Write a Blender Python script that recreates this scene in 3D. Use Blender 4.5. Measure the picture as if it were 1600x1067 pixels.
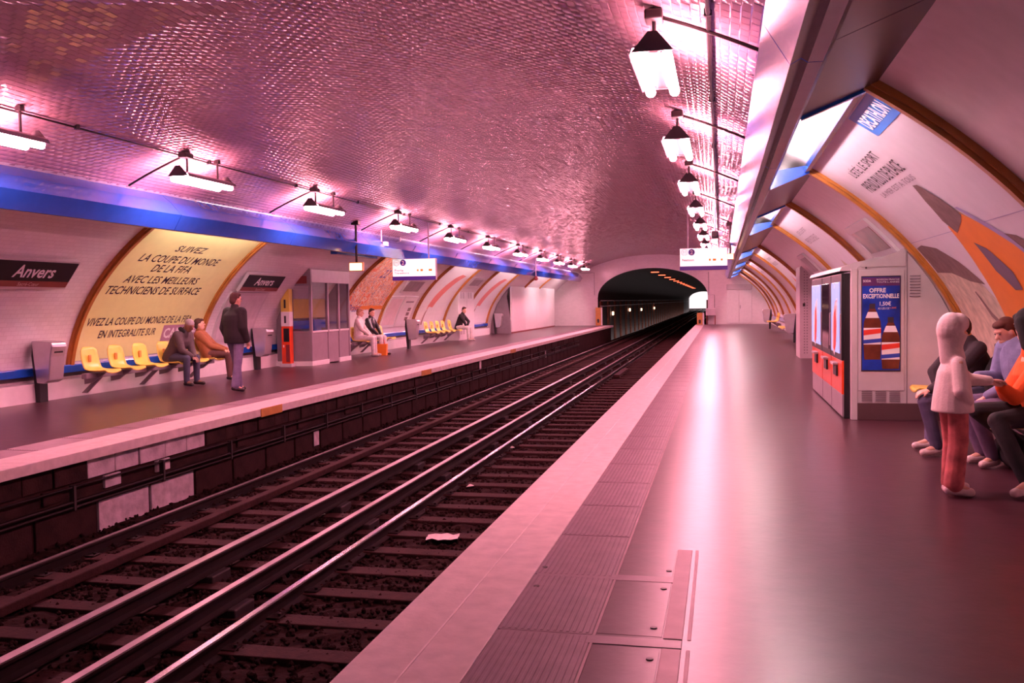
import bpy, bmesh, math, random
import numpy as np
from mathutils import Vector, Matrix
random.seed(7)
for o in list(bpy.data.objects): bpy.data.objects.remove(o)
S = bpy.context.scene
COL = S.collection
PI = math.pi

# ------------------------------------------------------------------ camera
FPX, ROLL, EYE = 1450.0, math.radians(0.85), 1.5
YAW, PITCH = math.radians(12.73), math.radians(-2.39)
_f = np.array([-math.sin(YAW)*math.cos(PITCH), math.cos(YAW)*math.cos(PITCH), math.sin(PITCH)])
_r = np.array([math.cos(YAW), math.sin(YAW), 0.0]); _u = np.cross(_r, _f)
CR = math.cos(ROLL)*_r - math.sin(ROLL)*_u
CU = math.sin(ROLL)*_r + math.cos(ROLL)*_u
CF = _f; CC = np.array([0, 0, EYE])
cd = bpy.data.cameras.new('camera'); cam = bpy.data.objects.new('camera', cd); COL.objects.link(cam)
cam.matrix_world = Matrix(((CR[0], CU[0], -CF[0], 0), (CR[1], CU[1], -CF[1], 0), (CR[2], CU[2], -CF[2], EYE), (0, 0, 0, 1)))
cd.sensor_width = 36; cd.lens = FPX/1600*36; cd.clip_end = 600; cd.clip_start = .05
S.camera = cam
S.view_settings.view_transform = 'Standard'; S.view_settings.look = 'None'
S.view_settings.gamma = 1; S.view_settings.use_curve_mapping = False
S.view_settings.exposure = 0.2
# ------------------------------------------------------------------ world: daylight beyond the tunnel
W = bpy.data.worlds.new('sky'); S.world = W; W.use_nodes = True
bg = W.node_tree.nodes['Background']; bg.inputs[0].default_value = (1, .84, .88, 1); bg.inputs[1].default_value = 1.1
LAMP_COL = (1, .335, .43, 1)
LAMP_STR = 145.0
TRAY_STR = 135.0

# pixel helpers: a pixel is a direction, the surface it touches gives the distance
def ray(px, py): return CF + (px-800)/FPX*CR - (py-533.5)/FPX*CU
def onZ(px, py, z):
    d = ray(px, py); return CC + d*(z-CC[2])/d[2]
def onX(px, py, x):
    d = ray(px, py); return CC + d*(x-CC[0])/d[0]
def onY(px, py, y):
    d = ray(px, py); return CC + d*(y-CC[1])/d[1]
def proj(P):
    d = np.asarray(P, float)-CC; z = d@CF
    return 800+FPX*(d@CR)/z, 533.5-FPX*(d@CU)/z, z
# ------------------------------------------------------------------ station section: an ellipse
CX, EA, EZ, EB = -4.05, 7.0, .15, 4.2
Y0, Y1 = -7.0, 58.0                 # station ends
XR, XL = -1.53, -6.58               # platform edges
_t = np.linspace(-.06, PI/2, 1500)
_ex, _ez = EA*np.cos(_t), EZ+EB*np.sin(_t)
_k = np.argmin(abs(_ez)); _ex, _ez = _ex[_k:], _ez[_k:]
_es = np.concatenate([[0], np.cumsum(np.hypot(np.diff(_ex), np.diff(_ez)))])
STOP = _es[-1]
def s_of_z(z): return float(np.interp(z, _ez, _es))
def s_of_dx(dx): return float(np.interp(-dx, -_ex, _es))
def arc(s):
    dx = float(np.interp(s, _es, _ex)); z = float(np.interp(s, _es, _ez))
    nx, nz = -dx/EA**2, -(z-EZ)/EB**2; n = math.hypot(nx, nz)
    return dx, z, nx/n, nz/n
def wp(side, y, s, off=0.0):
    """point of the wall curve: side -1 left, +1 right; off inward"""
    dx, z, nx, nz = arc(s)
    return Vector((CX+side*(dx+nx*off), y, z+nz*off))
def onE(px, py):
    d = ray(px, py); o = CC
    ox, oz = (o[0]-CX)/EA, (o[2]-EZ)/EB; dx, dz = d[0]/EA, d[2]/EB
    qa = dx*dx+dz*dz; qb = 2*(ox*dx+oz*dz); qc = ox*ox+oz*oz-1
    t = (-qb+math.sqrt(qb*qb-4*qa*qc))/(2*qa); return o+t*d
def ys(px, py):
    p = onE(px, py); return p[1], s_of_z(p[2])

# ------------------------------------------------------------------ materials
MATS = {}
def mat(name, col, rough=.5, metal=0, var=.12, scale=6, bump=0, bscale=40, spec=.5, emit=None, estr=0, coat=0, trans=0):
    if name in MATS: return MATS[name]
    m = bpy.data.materials.new(name); m.use_nodes = True; nt = m.node_tree; N = nt.nodes; L = nt.links
    b = N['Principled BSDF']; b.inputs['Roughness'].default_value = rough; b.inputs['Metallic'].default_value = metal
    b.inputs['Specular IOR Level'].default_value = spec; b.inputs['Coat Weight'].default_value = coat
    b.inputs['Coat Roughness'].default_value = .08
    b.inputs['Transmission Weight'].default_value = trans
    tc = N.new('ShaderNodeTexCoord')
    if var > 0:
        nz = N.new('ShaderNodeTexNoise'); nz.inputs['Scale'].default_value = scale; nz.inputs['Detail'].default_value = 6
        L.new(tc.outputs['Object'], nz.inputs['Vector'])
        r = N.new('ShaderNodeValToRGB'); r.color_ramp.elements[0].position = .3; r.color_ramp.elements[1].position = .7
        r.color_ramp.elements[0].color = (*[c*(1-var) for c in col], 1); r.color_ramp.elements[1].color = (*[min(1, c*(1+var*.6)) for c in col], 1)
        L.new(nz.outputs['Fac'], r.inputs['Fac']); L.new(r.outputs['Color'], b.inputs['Base Color'])
    else: b.inputs['Base Color'].default_value = (*col, 1)
    if bump:
        n2 = N.new('ShaderNodeTexNoise'); n2.inputs['Scale'].default_value = bscale; n2.inputs['Detail'].default_value = 4
        L.new(tc.outputs['Object'], n2.inputs['Vector'])
        bp = N.new('ShaderNodeBump'); bp.inputs['Strength'].default_value = bump; bp.inputs['Distance'].default_value = .01
        L.new(n2.outputs['Fac'], bp.inputs['Height']); L.new(bp.outputs['Normal'], b.inputs['Normal'])
    if emit:
        b.inputs['Emission Color'].default_value = (*emit[:3], 1); b.inputs['Emission Strength'].default_value = estr
    MATS[name] = m; return m
def tile_mat(name, col, joint, tw=.15, th=.075, rough=.2):
    m = bpy.data.materials.new(name); m.use_nodes = True; nt = m.node_tree; N = nt.nodes; L = nt.links
    b = N['Principled BSDF']; b.inputs['Roughness'].default_value = rough
    uv = N.new('ShaderNodeUVMap'); br = N.new('ShaderNodeTexBrick')
    L.new(uv.outputs['UV'], br.inputs['Vector'])
    br.inputs['Scale'].default_value = 1; br.inputs['Brick Width'].default_value = tw; br.inputs['Row Height'].default_value = th
    br.inputs['Mortar Size'].default_value = .004; br.inputs['Mortar Smooth'].default_value = .3
    br.inputs['Color1'].default_value = (*col, 1); br.inputs['Color2'].default_value = (*[c*.93 for c in col], 1); br.inputs['Mortar'].default_value = (*joint, 1)
    L.new(br.outputs['Color'], b.inputs['Base Color'])
    bp = N.new('ShaderNodeBump'); bp.inputs['Strength'].default_value = .35; bp.inputs['Distance'].default_value = .004; bp.invert = True
    L.new(br.outputs['Fac'], bp.inputs['Height']); L.new(bp.outputs['Normal'], b.inputs['Normal'])
    MATS[name] = m; return m

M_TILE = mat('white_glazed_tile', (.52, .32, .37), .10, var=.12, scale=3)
M_GROUT = mat('grout', (.55, .40, .42), .8)  # lightened so the joints stand in for glints along the tile bevels
M_WALLT = tile_mat('white_wall_tiles', (.86, .78, .80), (.74, .64, .66))
M_PANEL = mat('white_wall_panel', (.80, .70, .73), .25, var=.05)
M_WHITE = mat('white_paint', (.78, .72, .74), .35, var=.05)
M_FLOOR = mat('platform_asphalt', (.058, .019, .028), .31, var=.28, scale=5, bump=.10, bscale=14, spec=.45)
M_EDGE = mat('edge_stone', (.74, .62, .60), .45, var=.14, scale=9, bump=.15)
M_TACT = mat('tactile_rubber', (.20, .125, .155), .38, var=.2, scale=8)
M_STEEL = mat('worn_steel', (.42, .36, .38), .35, metal=.8, var=.2)
M_HATCH = mat('dull_hatch_metal', (.30, .20, .22), .5, metal=.25, var=.2)
M_RAILTOP = mat('polished_rail', (.62, .55, .56), .22, metal=1, var=.1, scale=20)
M_RUST = mat('rusty_steel', (.016, .007, .007), .5, metal=.2, spec=.3, var=.35, scale=12)
M_DARK = mat('dark_iron', (.035, .022, .024), .5, var=.3)
M_BLACK = mat('black_paint', (.012, .010, .012), .35, var=.1)
M_SLEEP = mat('creosoted_timber', (.040, .014, .013), .75, spec=.15, var=.35, scale=14, bump=.4)
M_BALL = mat('ballast_stone', (.024, .009, .008), .9, spec=.1, var=.5, scale=18, bump=.6, bscale=30)
M_SOOT = mat('sooty_concrete', (.032, .012, .011), .85, spec=.15, var=.5, scale=5, bump=.5)
M_LIME = mat('whitewashed_concrete', (.55, .46, .50), .8, var=.35, scale=7, bump=.4)
M_BLUE = mat('blue_enamel', (.012, .09, .52), .2, var=.08, coat=.6)
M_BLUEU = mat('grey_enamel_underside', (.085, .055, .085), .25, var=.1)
M_FRAME = mat('brown_frame', (.46, .17, .035), .3, var=.2)
M_OCHRE = mat('ochre_paint', (.62, .30, .08), .35, var=.15)
M_YEL = mat('yellow_plastic', (.90, .66, .12), .28, var=.05)
M_POSTY = mat('yellow_poster', (.86, .84, .36), .35, var=.03)
M_INK = mat('dark_ink', (.035, .02, .035), .5, var=0)
M_WPOST = mat('white_poster', (.82, .76, .80), .3, var=.04)
M_CHROME = mat('brushed_metal', (.60, .55, .58), .28, metal=.85, var=.08)
M_GREY = mat('grey_enamel', (.26, .20, .235), .35, var=.08)
M_LGREY = mat('pale_grey_enamel', (.58, .50, .53), .35, var=.06)
M_GLASS = mat('window_glass', (.9, .9, .95), .03, var=0, trans=1)
M_RED = mat('red_enamel', (.72, .06, .012), .3, var=.06)
M_MAROON = mat('maroon_plate', (.22, .03, .03), .35, var=.05)
M_LAMP = mat('fluorescent_tube', (1, 1, 1), .5, var=0, emit=LAMP_COL, estr=LAMP_STR)
M_TRAYL = mat('poster_tube', (1, 1, 1), .5, var=0, emit=(1, .70, .70, 1), estr=TRAY_STR)
M_REDL = mat('red_signal_lamp', (1, .2, .1), .5, var=0, emit=(1, .13, .06), estr=3.2)
M_SIGNL = mat('lit_sign_face', (.9, .9, .9), .4, var=0, emit=(1, .86, .86), estr=.9)
M_EXITL = mat('lit_exit_face', (1, .8, .5), .4, var=0, emit=(1, .62, .30), estr=3)
M_PURP = mat('purple_blue_ink', (.07, .03, .34), .4, var=0)
M_ORANGE = mat('orange_print', (.85, .22, .02), .4, var=.05)

# ------------------------------------------------------------------ mesh helpers
def setp(o, label=None, cat=None, group=None, kind=None):
    if label: o['label'] = label
    if cat: o['category'] = cat
    if group: o['group'] = group
    if kind: o['kind'] = kind
    return o
def link(o, parent=None):
    COL.objects.link(o)
    if parent: o.parent = parent
    return o
def empty(name, loc, label, cat, group=None, rz=0):
    o = bpy.data.objects.new(name, None); o.location = loc; o.rotation_euler = (0, 0, rz); o.empty_display_size = .1
    COL.objects.link(o); return setp(o, label, cat, group)
class MB:
    def __init__(s): s.v = []; s.f = []; s.mi = []; s.uv = []
    def add(s, vs, fs, mi=0):
        n = len(s.v); s.v += [tuple(v) for v in vs]; s.f += [tuple(i+n for i in f) for f in fs]; s.mi += [mi]*len(fs); return s
    def box(s, x0, x1, y0, y1, z0, z1, mi=0):
        vs = [(x, y, z) for z in (z0, z1) for y in (y0, y1) for x in (x0, x1)]
        return s.add(vs, [(0, 2, 3, 1), (4, 5, 7, 6), (0, 1, 5, 4), (2, 6, 7, 3), (0, 4, 6, 2), (1, 3, 7, 5)], mi)
    def bbox(s, x0, x1, y0, y1, z0, z1, b=.01, mi=0):
        """box with chamfered edges"""
        bm = bmesh.new(); bmesh.ops.create_cube(bm, size=1)
        for v in bm.verts: v.co = Vector(((x0+x1)/2+v.co.x*(x1-x0), (y0+y1)/2+v.co.y*(y1-y0), (z0+z1)/2+v.co.z*(z1-z0)))
        bmesh.ops.bevel(bm, geom=bm.edges[:], offset=b, segments=2, affect='EDGES', profile=.5)
        bm.verts.index_update()
        s.add([v.co for v in bm.verts], [[v.index for v in f.verts] for f in bm.faces], mi); bm.free(); return s
    def tube(s, pts, r, n=8, mi=0, cap=True, rs=None):
        pts = [Vector(p) for p in pts]; rings = []; up = None
        for i, p in enumerate(pts):
            d = (pts[min(i+1, len(pts)-1)]-pts[max(i-1, 0)]).normalized()
            if up is None: up = Vector((0, 0, 1)) if abs(d.z) < .9 else Vector((1, 0, 0))
            a = d.cross(up).normalized(); b2 = a.cross(d).normalized(); up = b2
            rr = rs[i] if rs else r
            rings.append([p+(a*math.cos(2*PI*k/n)+b2*math.sin(2*PI*k/n))*rr for k in range(n)])
        vs = [v for R in rings for v in R]; fs = []
        for i in range(len(pts)-1):
            for k in range(n):
                fs.append((i*n+k, i*n+(k+1) % n, (i+1)*n+(k+1) % n, (i+1)*n+k))
        if cap: fs += [tuple(range(n))[::-1], tuple((len(pts)-1)*n+k for k in range(n))]
        return s.add(vs, fs, mi)
    def sweep(s, prof, y0, y1, mi=0, closed=True, cap=True):
        """prof: (x,z) list extruded along y"""
        n = len(prof); vs = [(x, y0, z) for x, z in prof]+[(x, y1, z) for x, z in prof]
        m = n if closed else n-1
        fs = [(i, (i+1) % n, n+(i+1) % n, n+i) for i in range(m)]
        if cap and closed: fs += [tuple(range(n))[::-1], tuple(range(n, 2*n))]
        return s.add(vs, fs, mi)
    def build(s, name, mats, parent=None, smooth=False, loc=None):
        me = bpy.data.meshes.new(name); me.from_pydata(s.v, [], s.f)
        if not isinstance(mats, (list, tuple)): mats = [mats]
        for m in mats: me.materials.append(m)
        if len(mats) > 1: me.polygons.foreach_set('material_index', s.mi)
        bm = bmesh.new(); bm.from_mesh(me); bmesh.ops.recalc_face_normals(bm, faces=bm.faces[:]); bm.to_mesh(me); bm.free()
        if smooth: me.polygons.foreach_set('use_smooth', [True]*len(me.polygons))
        o = bpy.data.objects.new(name, me)
        if loc is not None: o.location = loc
        return link(o, parent)
def rebase(o, loc):
    """move a top-level mesh's origin to loc without moving its shape"""
    o.data.transform(Matrix.Translation(-Vector(loc))); o.location = loc; return o
ORD = ['first', 'second', 'third', 'fourth', 'fifth', 'sixth', 'seventh', 'eighth', 'ninth', 'tenth', 'eleventh', 'twelfth', 'thirteenth']

def uv_grid(name, P, U, m, parent=None, smooth=True):
    """grid P[i][j] with uv U[i][j]"""
    ni, nj = len(P), len(P[0]); me = bpy.data.meshes.new(name)
    vs = [tuple(p) for r in P for p in r]; fs = [(i*nj+j, i*nj+j+1, (i+1)*nj+j+1, (i+1)*nj+j) for i in range(ni-1) for j in range(nj-1)]
    me.from_pydata(vs, [], fs); uvl = me.uv_layers.new(name='UVMap'); fl = [u for r in U for u in r]
    for li, l in enumerate(me.loops): uvl.data[li].uv = fl[l.vertex_index]
    me.materials.append(m)
    if smooth: me.polygons.foreach_set('use_smooth', [True]*len(me.polygons))
    return link(bpy.data.objects.new(name, me), parent)

# text and flat print laid on surfaces
def text_geo(txt, size, shear=0, align='CENTER', bold=0):
    c = bpy.data.curves.new('t', 'FONT'); c.body = txt; c.size = size; c.shear = shear; c.align_x = align; c.align_y = 'CENTER'; c.resolution_u = 2; c.offset = bold
    o = bpy.data.objects.new('t', c); COL.objects.link(o)
    dg = bpy.context.evaluated_depsgraph_get(); me = bpy.data.meshes.new_from_object(o.evaluated_get(dg))
    vs = [(v.co.x, v.co.y) for v in me.vertices]; fs = [tuple(p.vertices) for p in me.polygons]
    bpy.data.objects.remove(o); bpy.data.curves.remove(c); bpy.data.meshes.remove(me)
    return vs, fs
def fit_text(txt, w, h=None, **k):
    vs, fs = text_geo(txt, 1, **k)
    x0 = min(v[0] for v in vs); x1 = max(v[0] for v in vs); y0 = min(v[1] for v in vs); y1 = max(v[1] for v in vs)
    sx = w/(x1-x0); sy = h/(y1-y0) if h else sx
    return [((v[0]-(x0+x1)/2)*sx, (v[1]-(y0+y1)/2)*sy) for v in vs], fs
def poly_geo(pts, cuts=.08):
    bm = bmesh.new(); vv = [bm.verts.new((x, y, 0)) for x, y in pts]
    bm.faces.new(vv); bmesh.ops.triangulate(bm, faces=bm.faces[:])
    y0 = min(p[1] for p in pts); y1 = max(p[1] for p in pts); k = y0+cuts
    while k < y1:
        bmesh.ops.bisect_plane(bm, geom=bm.verts[:]+bm.edges[:]+bm.faces[:], plane_co=(0, k, 0), plane_no=(0, 1, 0)); k += cuts
    bm.verts.index_update(); r = [(v.co.x, v.co.y) for v in bm.verts], [[v.index for v in f.verts] for f in bm.faces]; bm.free(); return r
def words(geo):
    vs, fs = geo; h = max(v[1] for v in vs)-min(v[1] for v in vs); tol = .26*h
    iv = sorted((min(vs[i][0] for i in f), max(vs[i][0] for i in f), k) for k, f in enumerate(fs)); out = []; end = None
    for a, b, k in iv:
        if end is None or a > end+tol: out.append([]); end = b
        out[-1].append(k); end = max(end, b)
    for g in out:
        mp = {}; F = []
        for k in g: F.append(tuple(mp.setdefault(i, len(mp)) for i in fs[k]))
        yield [vs[i] for i in mp], F
def wall_print(name, geo, side, y, s, m, parent, off=.022):
    if 'lettering' in name:
        for g in words(geo): q = _wall_print(name, g, side, y, s, m, parent, off)
        return q
    return _wall_print(name, geo, side, y, s, m, parent, off)
def _wall_print(name, geo, side, y, s, m, parent, off=.022):
    """geo in (right, up) metres as the viewer reads it, laid on the curved wall"""
    vs, fs = geo; b = MB(); b.add([wp(side, y-side*u, s+v, off) for u, v in vs], fs)
    return b.build(name, m, parent)
def plane_print(name, geo, org, right, up, m, parent):
    if 'lettering' in name:
        for g in words(geo): q = _plane_print(name, g, org, right, up, m, parent)
        return q
    return _plane_print(name, geo, org, right, up, m, parent)
def _plane_print(name, geo, org, right, up, m, parent):
    vs, fs = geo; o, r, u = Vector(org), Vector(right), Vector(up)
    return MB().add([o+r*a+u*b for a, b in vs], fs).build(name, m, parent)
def circle_geo(r, n=24, cx=0, cy=0, sx=1): return [(cx+sx*r*math.cos(2*PI*k/n), cy+r*math.sin(2*PI*k/n)) for k in range(n)], [tuple(range(n))]
def rect_geo(x0, x1, y0, y1): return poly_geo([(x0, y0), (x1, y0), (x1, y1), (x0, y1)])

# ================================================================== SETTING
DXB = 4.62                                     # where the lighting troughs meet the vault
s_b = s_of_dx(DXB)
# walls: curved from platform to trough, then vault
YS = [Y0, 0, 10, 20, 30, 40, 50, Y1]
for side, nm in ((-1, 'wall_left'), (1, 'wall_right')):
    ss = np.linspace(0, s_b+.05, 28)
    o = uv_grid(nm, [[wp(side, y, s) for s in ss] for y in YS], [[(y, s) for s in ss] for y in YS], M_WALLT if side < 0 else M_PANEL)
    setp(o, 'white curved wall of the %s platform' % ('left' if side < 0 else 'right'), kind='structure')
# vault backing
ang = []
ss = list(np.linspace(s_b, STOP, 30))
prof = [(1, s) for s in ss]+[(-1, s) for s in ss[::-1][1:]]
CEIL = uv_grid('ceiling', [[wp(sd, y, s, -.006) for sd, s in prof] for y in YS], [[(y, s*sd) for sd, s in prof] for y in YS], M_GROUT)
setp(CEIL, 'wide vaulted station ceiling covered in small glazed tiles', kind='structure')
# vault tiles: real bevelled pieces
TL, TW, GAP = .150, .0755, .0028
rng = np.random.default_rng(3)
rows = int((2*(STOP-s_b))/(TW+GAP)); cols = int((Y1-1.0)/(TL+GAP))
ri, ci = np.meshgrid(np.arange(rows), np.arange(cols), indexing='ij')
sv = s_b + (ri+.5)*(TW+GAP); yv = 1.0 + (ci+.5+.5*(ri % 2))*(TL+GAP)
ok = (yv < Y1-.08); sv, yv = sv[ok], yv[ok]
sd = np.where(sv <= STOP, 1, -1); sl = np.where(sv <= STOP, sv, 2*STOP-sv)
dx = np.interp(sl, _es, _ex); zz = np.interp(sl, _es, _ez)
nx, nz = -dx/EA**2, -(zz-EZ)/EB**2; nn = np.hypot(nx, nz); nx, nz = nx/nn*sd, nz/nn
cen = np.stack([CX+sd*dx, yv, zz], 1); nor = np.stack([nx, 0*nx, nz], 1)
ta = np.tile(np.array([0., 1, 0]), (len(cen), 1)); tb = np.cross(nor, ta)
tilt = rng.normal(0, .016, (len(cen), 2))
nor2 = nor+ta*tilt[:, :1]+tb*tilt[:, 1:]; nor2 /= np.linalg.norm(nor2, axis=1)[:, None]
ta2 = ta-nor2*(ta*nor2).sum(1)[:, None]; ta2 /= np.linalg.norm(ta2, axis=1)[:, None]; tb2 = np.cross(nor2, ta2)
cor = [(-1, -1), (1, -1), (1, 1), (-1, 1)]
def tile_verts(c, n, a, b):
    V = []
    for u, v in cor: V.append(c+a*(u*TL/2)+b*(v*TW/2)-n*.005)
    for u, v in cor: V.append(c+a*(u*(TL/2-.007))+b*(v*(TW/2-.007)))
    return np.stack(V, 1)
TF = np.array([(4, 5, 6, 7), (0, 1, 5, 4), (1, 2, 6, 5), (2, 3, 7, 6), (3, 0, 4, 7)])
# the 300 that show largest become single pieces
dd = cen-CC; depth = dd@CF; px = 800+FPX*(dd@CR)/depth; py = 533.5-FPX*(dd@CU)/depth
area = np.abs((nor*dd).sum(1))/depth**3; area[(depth < .3) | (px < 5) | (px > 1190) | (py < 5) | (py > 400)] = 0
big = np.argsort(-area)[:300]; rest = np.ones(len(cen), bool); rest[big] = False
V = tile_verts(cen[rest], nor2[rest], ta2[rest], tb2[rest]); n = len(V)
me = bpy.data.meshes.new('tile_field'); me.vertices.add(n*8); me.vertices.foreach_set('co', V.reshape(-1))
F = (TF[None]+np.arange(n)[:, None, None]*8).reshape(-1)
me.loops.add(len(F)); me.loops.foreach_set('vertex_index', F); me.polygons.add(n*5)
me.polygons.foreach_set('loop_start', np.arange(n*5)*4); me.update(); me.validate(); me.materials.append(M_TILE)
setp(link(bpy.data.objects.new('tile_field', me), CEIL), kind='stuff')
me1 = bpy.data.meshes.new('tile'); z3 = np.zeros((1, 3))
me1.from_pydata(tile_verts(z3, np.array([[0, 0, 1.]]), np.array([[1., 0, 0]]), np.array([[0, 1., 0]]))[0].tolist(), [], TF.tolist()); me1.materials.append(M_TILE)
for i in big:
    o = bpy.data.objects.new('tile', me1); c, a, b, k = cen[i], ta2[i], tb2[i], nor2[i]
    o.matrix_world = Matrix(((a[0], b[0], k[0], c[0]), (a[1], b[1], k[1], c[1]), (a[2], b[2], k[2], c[2]), (0, 0, 0, 1)))
    link(o, CEIL)

# platforms
TUNX0, TUNX1, TUNC = -7.55, -.80, -4.175
def platform(side):
    e = XR if side > 0 else XL; w = side
    fl = MB(); a, b2 = sorted((e+w*.95, CX+w*7.02)); fl.box(a, b2, Y0, Y1, -.5, 0)
    o = fl.build('floor_right' if side > 0 else 'floor_left', M_FLOOR)
    setp(o, 'dark glossy asphalt floor of the %s platform' % ('right' if side > 0 else 'left'), kind='structure')
    ed = MB(); a, b2 = sorted((e, e+w*.262)); ed.bbox(a, b2, Y0, Y1+.0, -.11, .004, .008)
    a, b2 = sorted((e+w*.264, e+w*.515)); ed.bbox(a, b2, Y0, Y1, -.11, .0045, .004)
    o2 = ed.build('edge_strip', M_EDGE, o)
    sl = MB(); a, b2 = sorted((e+w*.12, e+w*.96)); sl.box(a, b2, Y0, Y1, -.13, -.008); sl.build('slab', M_SOOT, o)
    # ribbed tactile plates
    pm = MB(); a, b2 = .003, .437
    pm.box(a, b2, .004, .872, -.01, .003)
    for k in range(14):
        x = .025+k*.030; pm.add([(x-.008, .02, .003), (x+.008, .02, .003), (x+.005, .02, .0052), (x-.005, .02, .0052), (x-.008, .856, .003), (x+.008, .856, .003), (x+.005, .856, .0052), (x-.005, .856, .0052)], [(0, 1, 5, 4), (1, 2, 6, 5), (2, 3, 7, 6), (3, 0, 4, 7), (0, 3, 2, 1), (4, 5, 6, 7)])
    base = None; y = 1.45 if side > 0 else 6.7
    while y < Y1-.5:
        if base is None:
            base = pm.build('tactile_plate', M_TACT, o); q = base
        else:
            q = bpy.data.objects.new('tactile_plate', base.data); link(q, o)
        q.location = (e+w*.515 if side > 0 else e+w*.515-.44, y, 0); y += .88
    return o
FR = platform(1); FL = platform(-1)
# seam beside the tactile plates and metal hatch frame
MB().box(-.572, -.560, 1.45, Y1, -.01, .003).build('seam_strip', M_HATCH, FR)
hf = empty('floor_hatch', (-.36, 4.2, 0), 'flush steel hatch frame with bolted corners set in the right platform floor', 'floor hatch')
for (y0, y1) in ((2.2, 3.98), (4.10, 5.6)):
    MB().bbox(.10, .185, y0-4.2, y1-4.2, -.012, .004, .003).build('side_bar', M_HATCH, hf)
    MB().bbox(.205, .222, y0-4.2, y1-4.2, -.012, .003, .002).build('side_bar', M_HATCH, hf)
    MB().bbox(-.20, .095, y0-4.2+.02, y1-4.2-.02, -.012, .0015, .002).build('cover_plate', M_FLOOR, hf)
for y in (3.98, 4.92):
    MB().bbox(-.64, .185, y-4.2+.01, y-4.2+.11, -.012, .0035, .003).build('cross_bar', M_TACT, hf)
for x, y in ((.06, -.35), (.05, .03), (.06, .62), (.07, .95), (-.6, .55), (-.62, .9)):
    MB().tube([(x, y, 0), (x, y, .006)], .016, 10).build('bolt', M_DARK, hf)

# retaining walls below the platforms, track bed
lw = MB(); lw.box(XL-.45, XL-.16, Y0, Y1, -1.3, -.10); LW = setp(lw.build('wall_left_platform', M_SOOT), 'sooty retaining wall below the left platform edge', kind='structure')
rw = MB(); rw.box(XR+.12, XR+.45, Y0, Y1, -1.3, -.10); setp(rw.build('wall_right_platform', M_SOOT), 'sooty retaining wall below the right platform edge', kind='structure')
y = 2.0; k = 0; blk = {}
def block(nm, w, z0, z1, m, y, dep):
    key = (nm, round(w, 2), m.name, dep)
    if key not in blk:
        b = MB(); b.bbox(-.05, dep, .008, w-.008, z0, z1, .008); blk[key] = b.build(nm, m, LW); q = blk[key]
    else: q = link(bpy.data.objects.new(nm, blk[key].data), LW)
    q.location = (XL-.16, y, 0); return q
while y < 44:
    w = (.44, .52, .48)[k % 3]; m = M_LIME if 8.5 < y < 10.9 else M_SOOT
    block('block', w, -.34, -.135, m, y, (.03, .045, .035)[k % 3]); y += w; k += 1
y = 2.1; k = 0
while y < 44:
    m = M_LIME if 8.4 < y < 10.7 else M_SOOT
    block('wall_panel', .93, -.98, -.60, m, y, .03)
    if k % 2 == 0 or m is M_LIME: block('rough_block', .30, -.50, -.36, m, y+.12, .03)
    y += .97; k += 1
cab = empty('cable_run', (XL-.075, 2, -.5), 'twin pipes and cable run along the wall below the left platform', 'cable')
for z, r in ((-.53, .022), (-.585, .018), (-.37, .012)):
    MB().tube([(0, -6, z+.5), (0, 42, z+.5)], r, 8).build('pipe', M_RUST, cab, True)
for q in range(26): MB().box(-.03, .03, q*1.6, q*1.6+.035, -.11, .15).build('pipe_clip', M_DARK, cab)
# ballast bed
GX, GZ = np.linspace(XL-.2, XR+.2, 40), None
yy = np.concatenate([np.arange(1, 26, .12), np.arange(26, 60, .5), np.arange(60, 238, 6)])
P = []; U = []
for y in yy:
    r = []; u = []
    for x in GX:
        z = -1.02+rng.normal(0, .012)+.09*max(0, 1-abs(x-XL+.1)/.5)
        r.append((x, y, z)); u.append((x, y))
    P.append(r); U.append(u)
BED = setp(uv_grid('floor_trackbed', P, U, M_BALL, smooth=False), 'dark stone ballast bed between the platforms', kind='structure')
# loose ballast stones as real geometry, one field
stn = 20000; bm = bmesh.new(); bmesh.ops.create_icosphere(bm, subdivisions=1, radius=1); IV = np.array([v.co[:] for v in bm.verts]); bm.verts.index_update(); IF = np.array([[v.index for v in f.verts] for f in bm.faces]); bm.free()
sy = 3+23*rng.random(stn)**1.5; sx = XL-.1+(XR-XL+.2)*rng.random(stn); sr = .012+.018*rng.random(stn)
sc = sr[:, None]*(.6+.6*rng.random((stn, 3))); vv = IV[None]*sc[:, None]*(.75+.5*rng.random((stn, len(IV), 1)))
vv += np.stack([sx, sy, -1.015+sr*.4+.09*np.maximum(0, 1-abs(sx-XL+.1)/.5)], 1)[:, None]
me = bpy.data.meshes.new('ballast_stones'); me.from_pydata(vv.reshape(-1, 3).tolist(), [], (IF[None]+np.arange(stn)[:, None, None]*len(IV)).reshape(-1, 3).tolist()); me.materials.append(M_BALL)
o = bpy.data.objects.new('ballast_stones', me); link(o, BED); o['kind'] = 'stuff'

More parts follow.
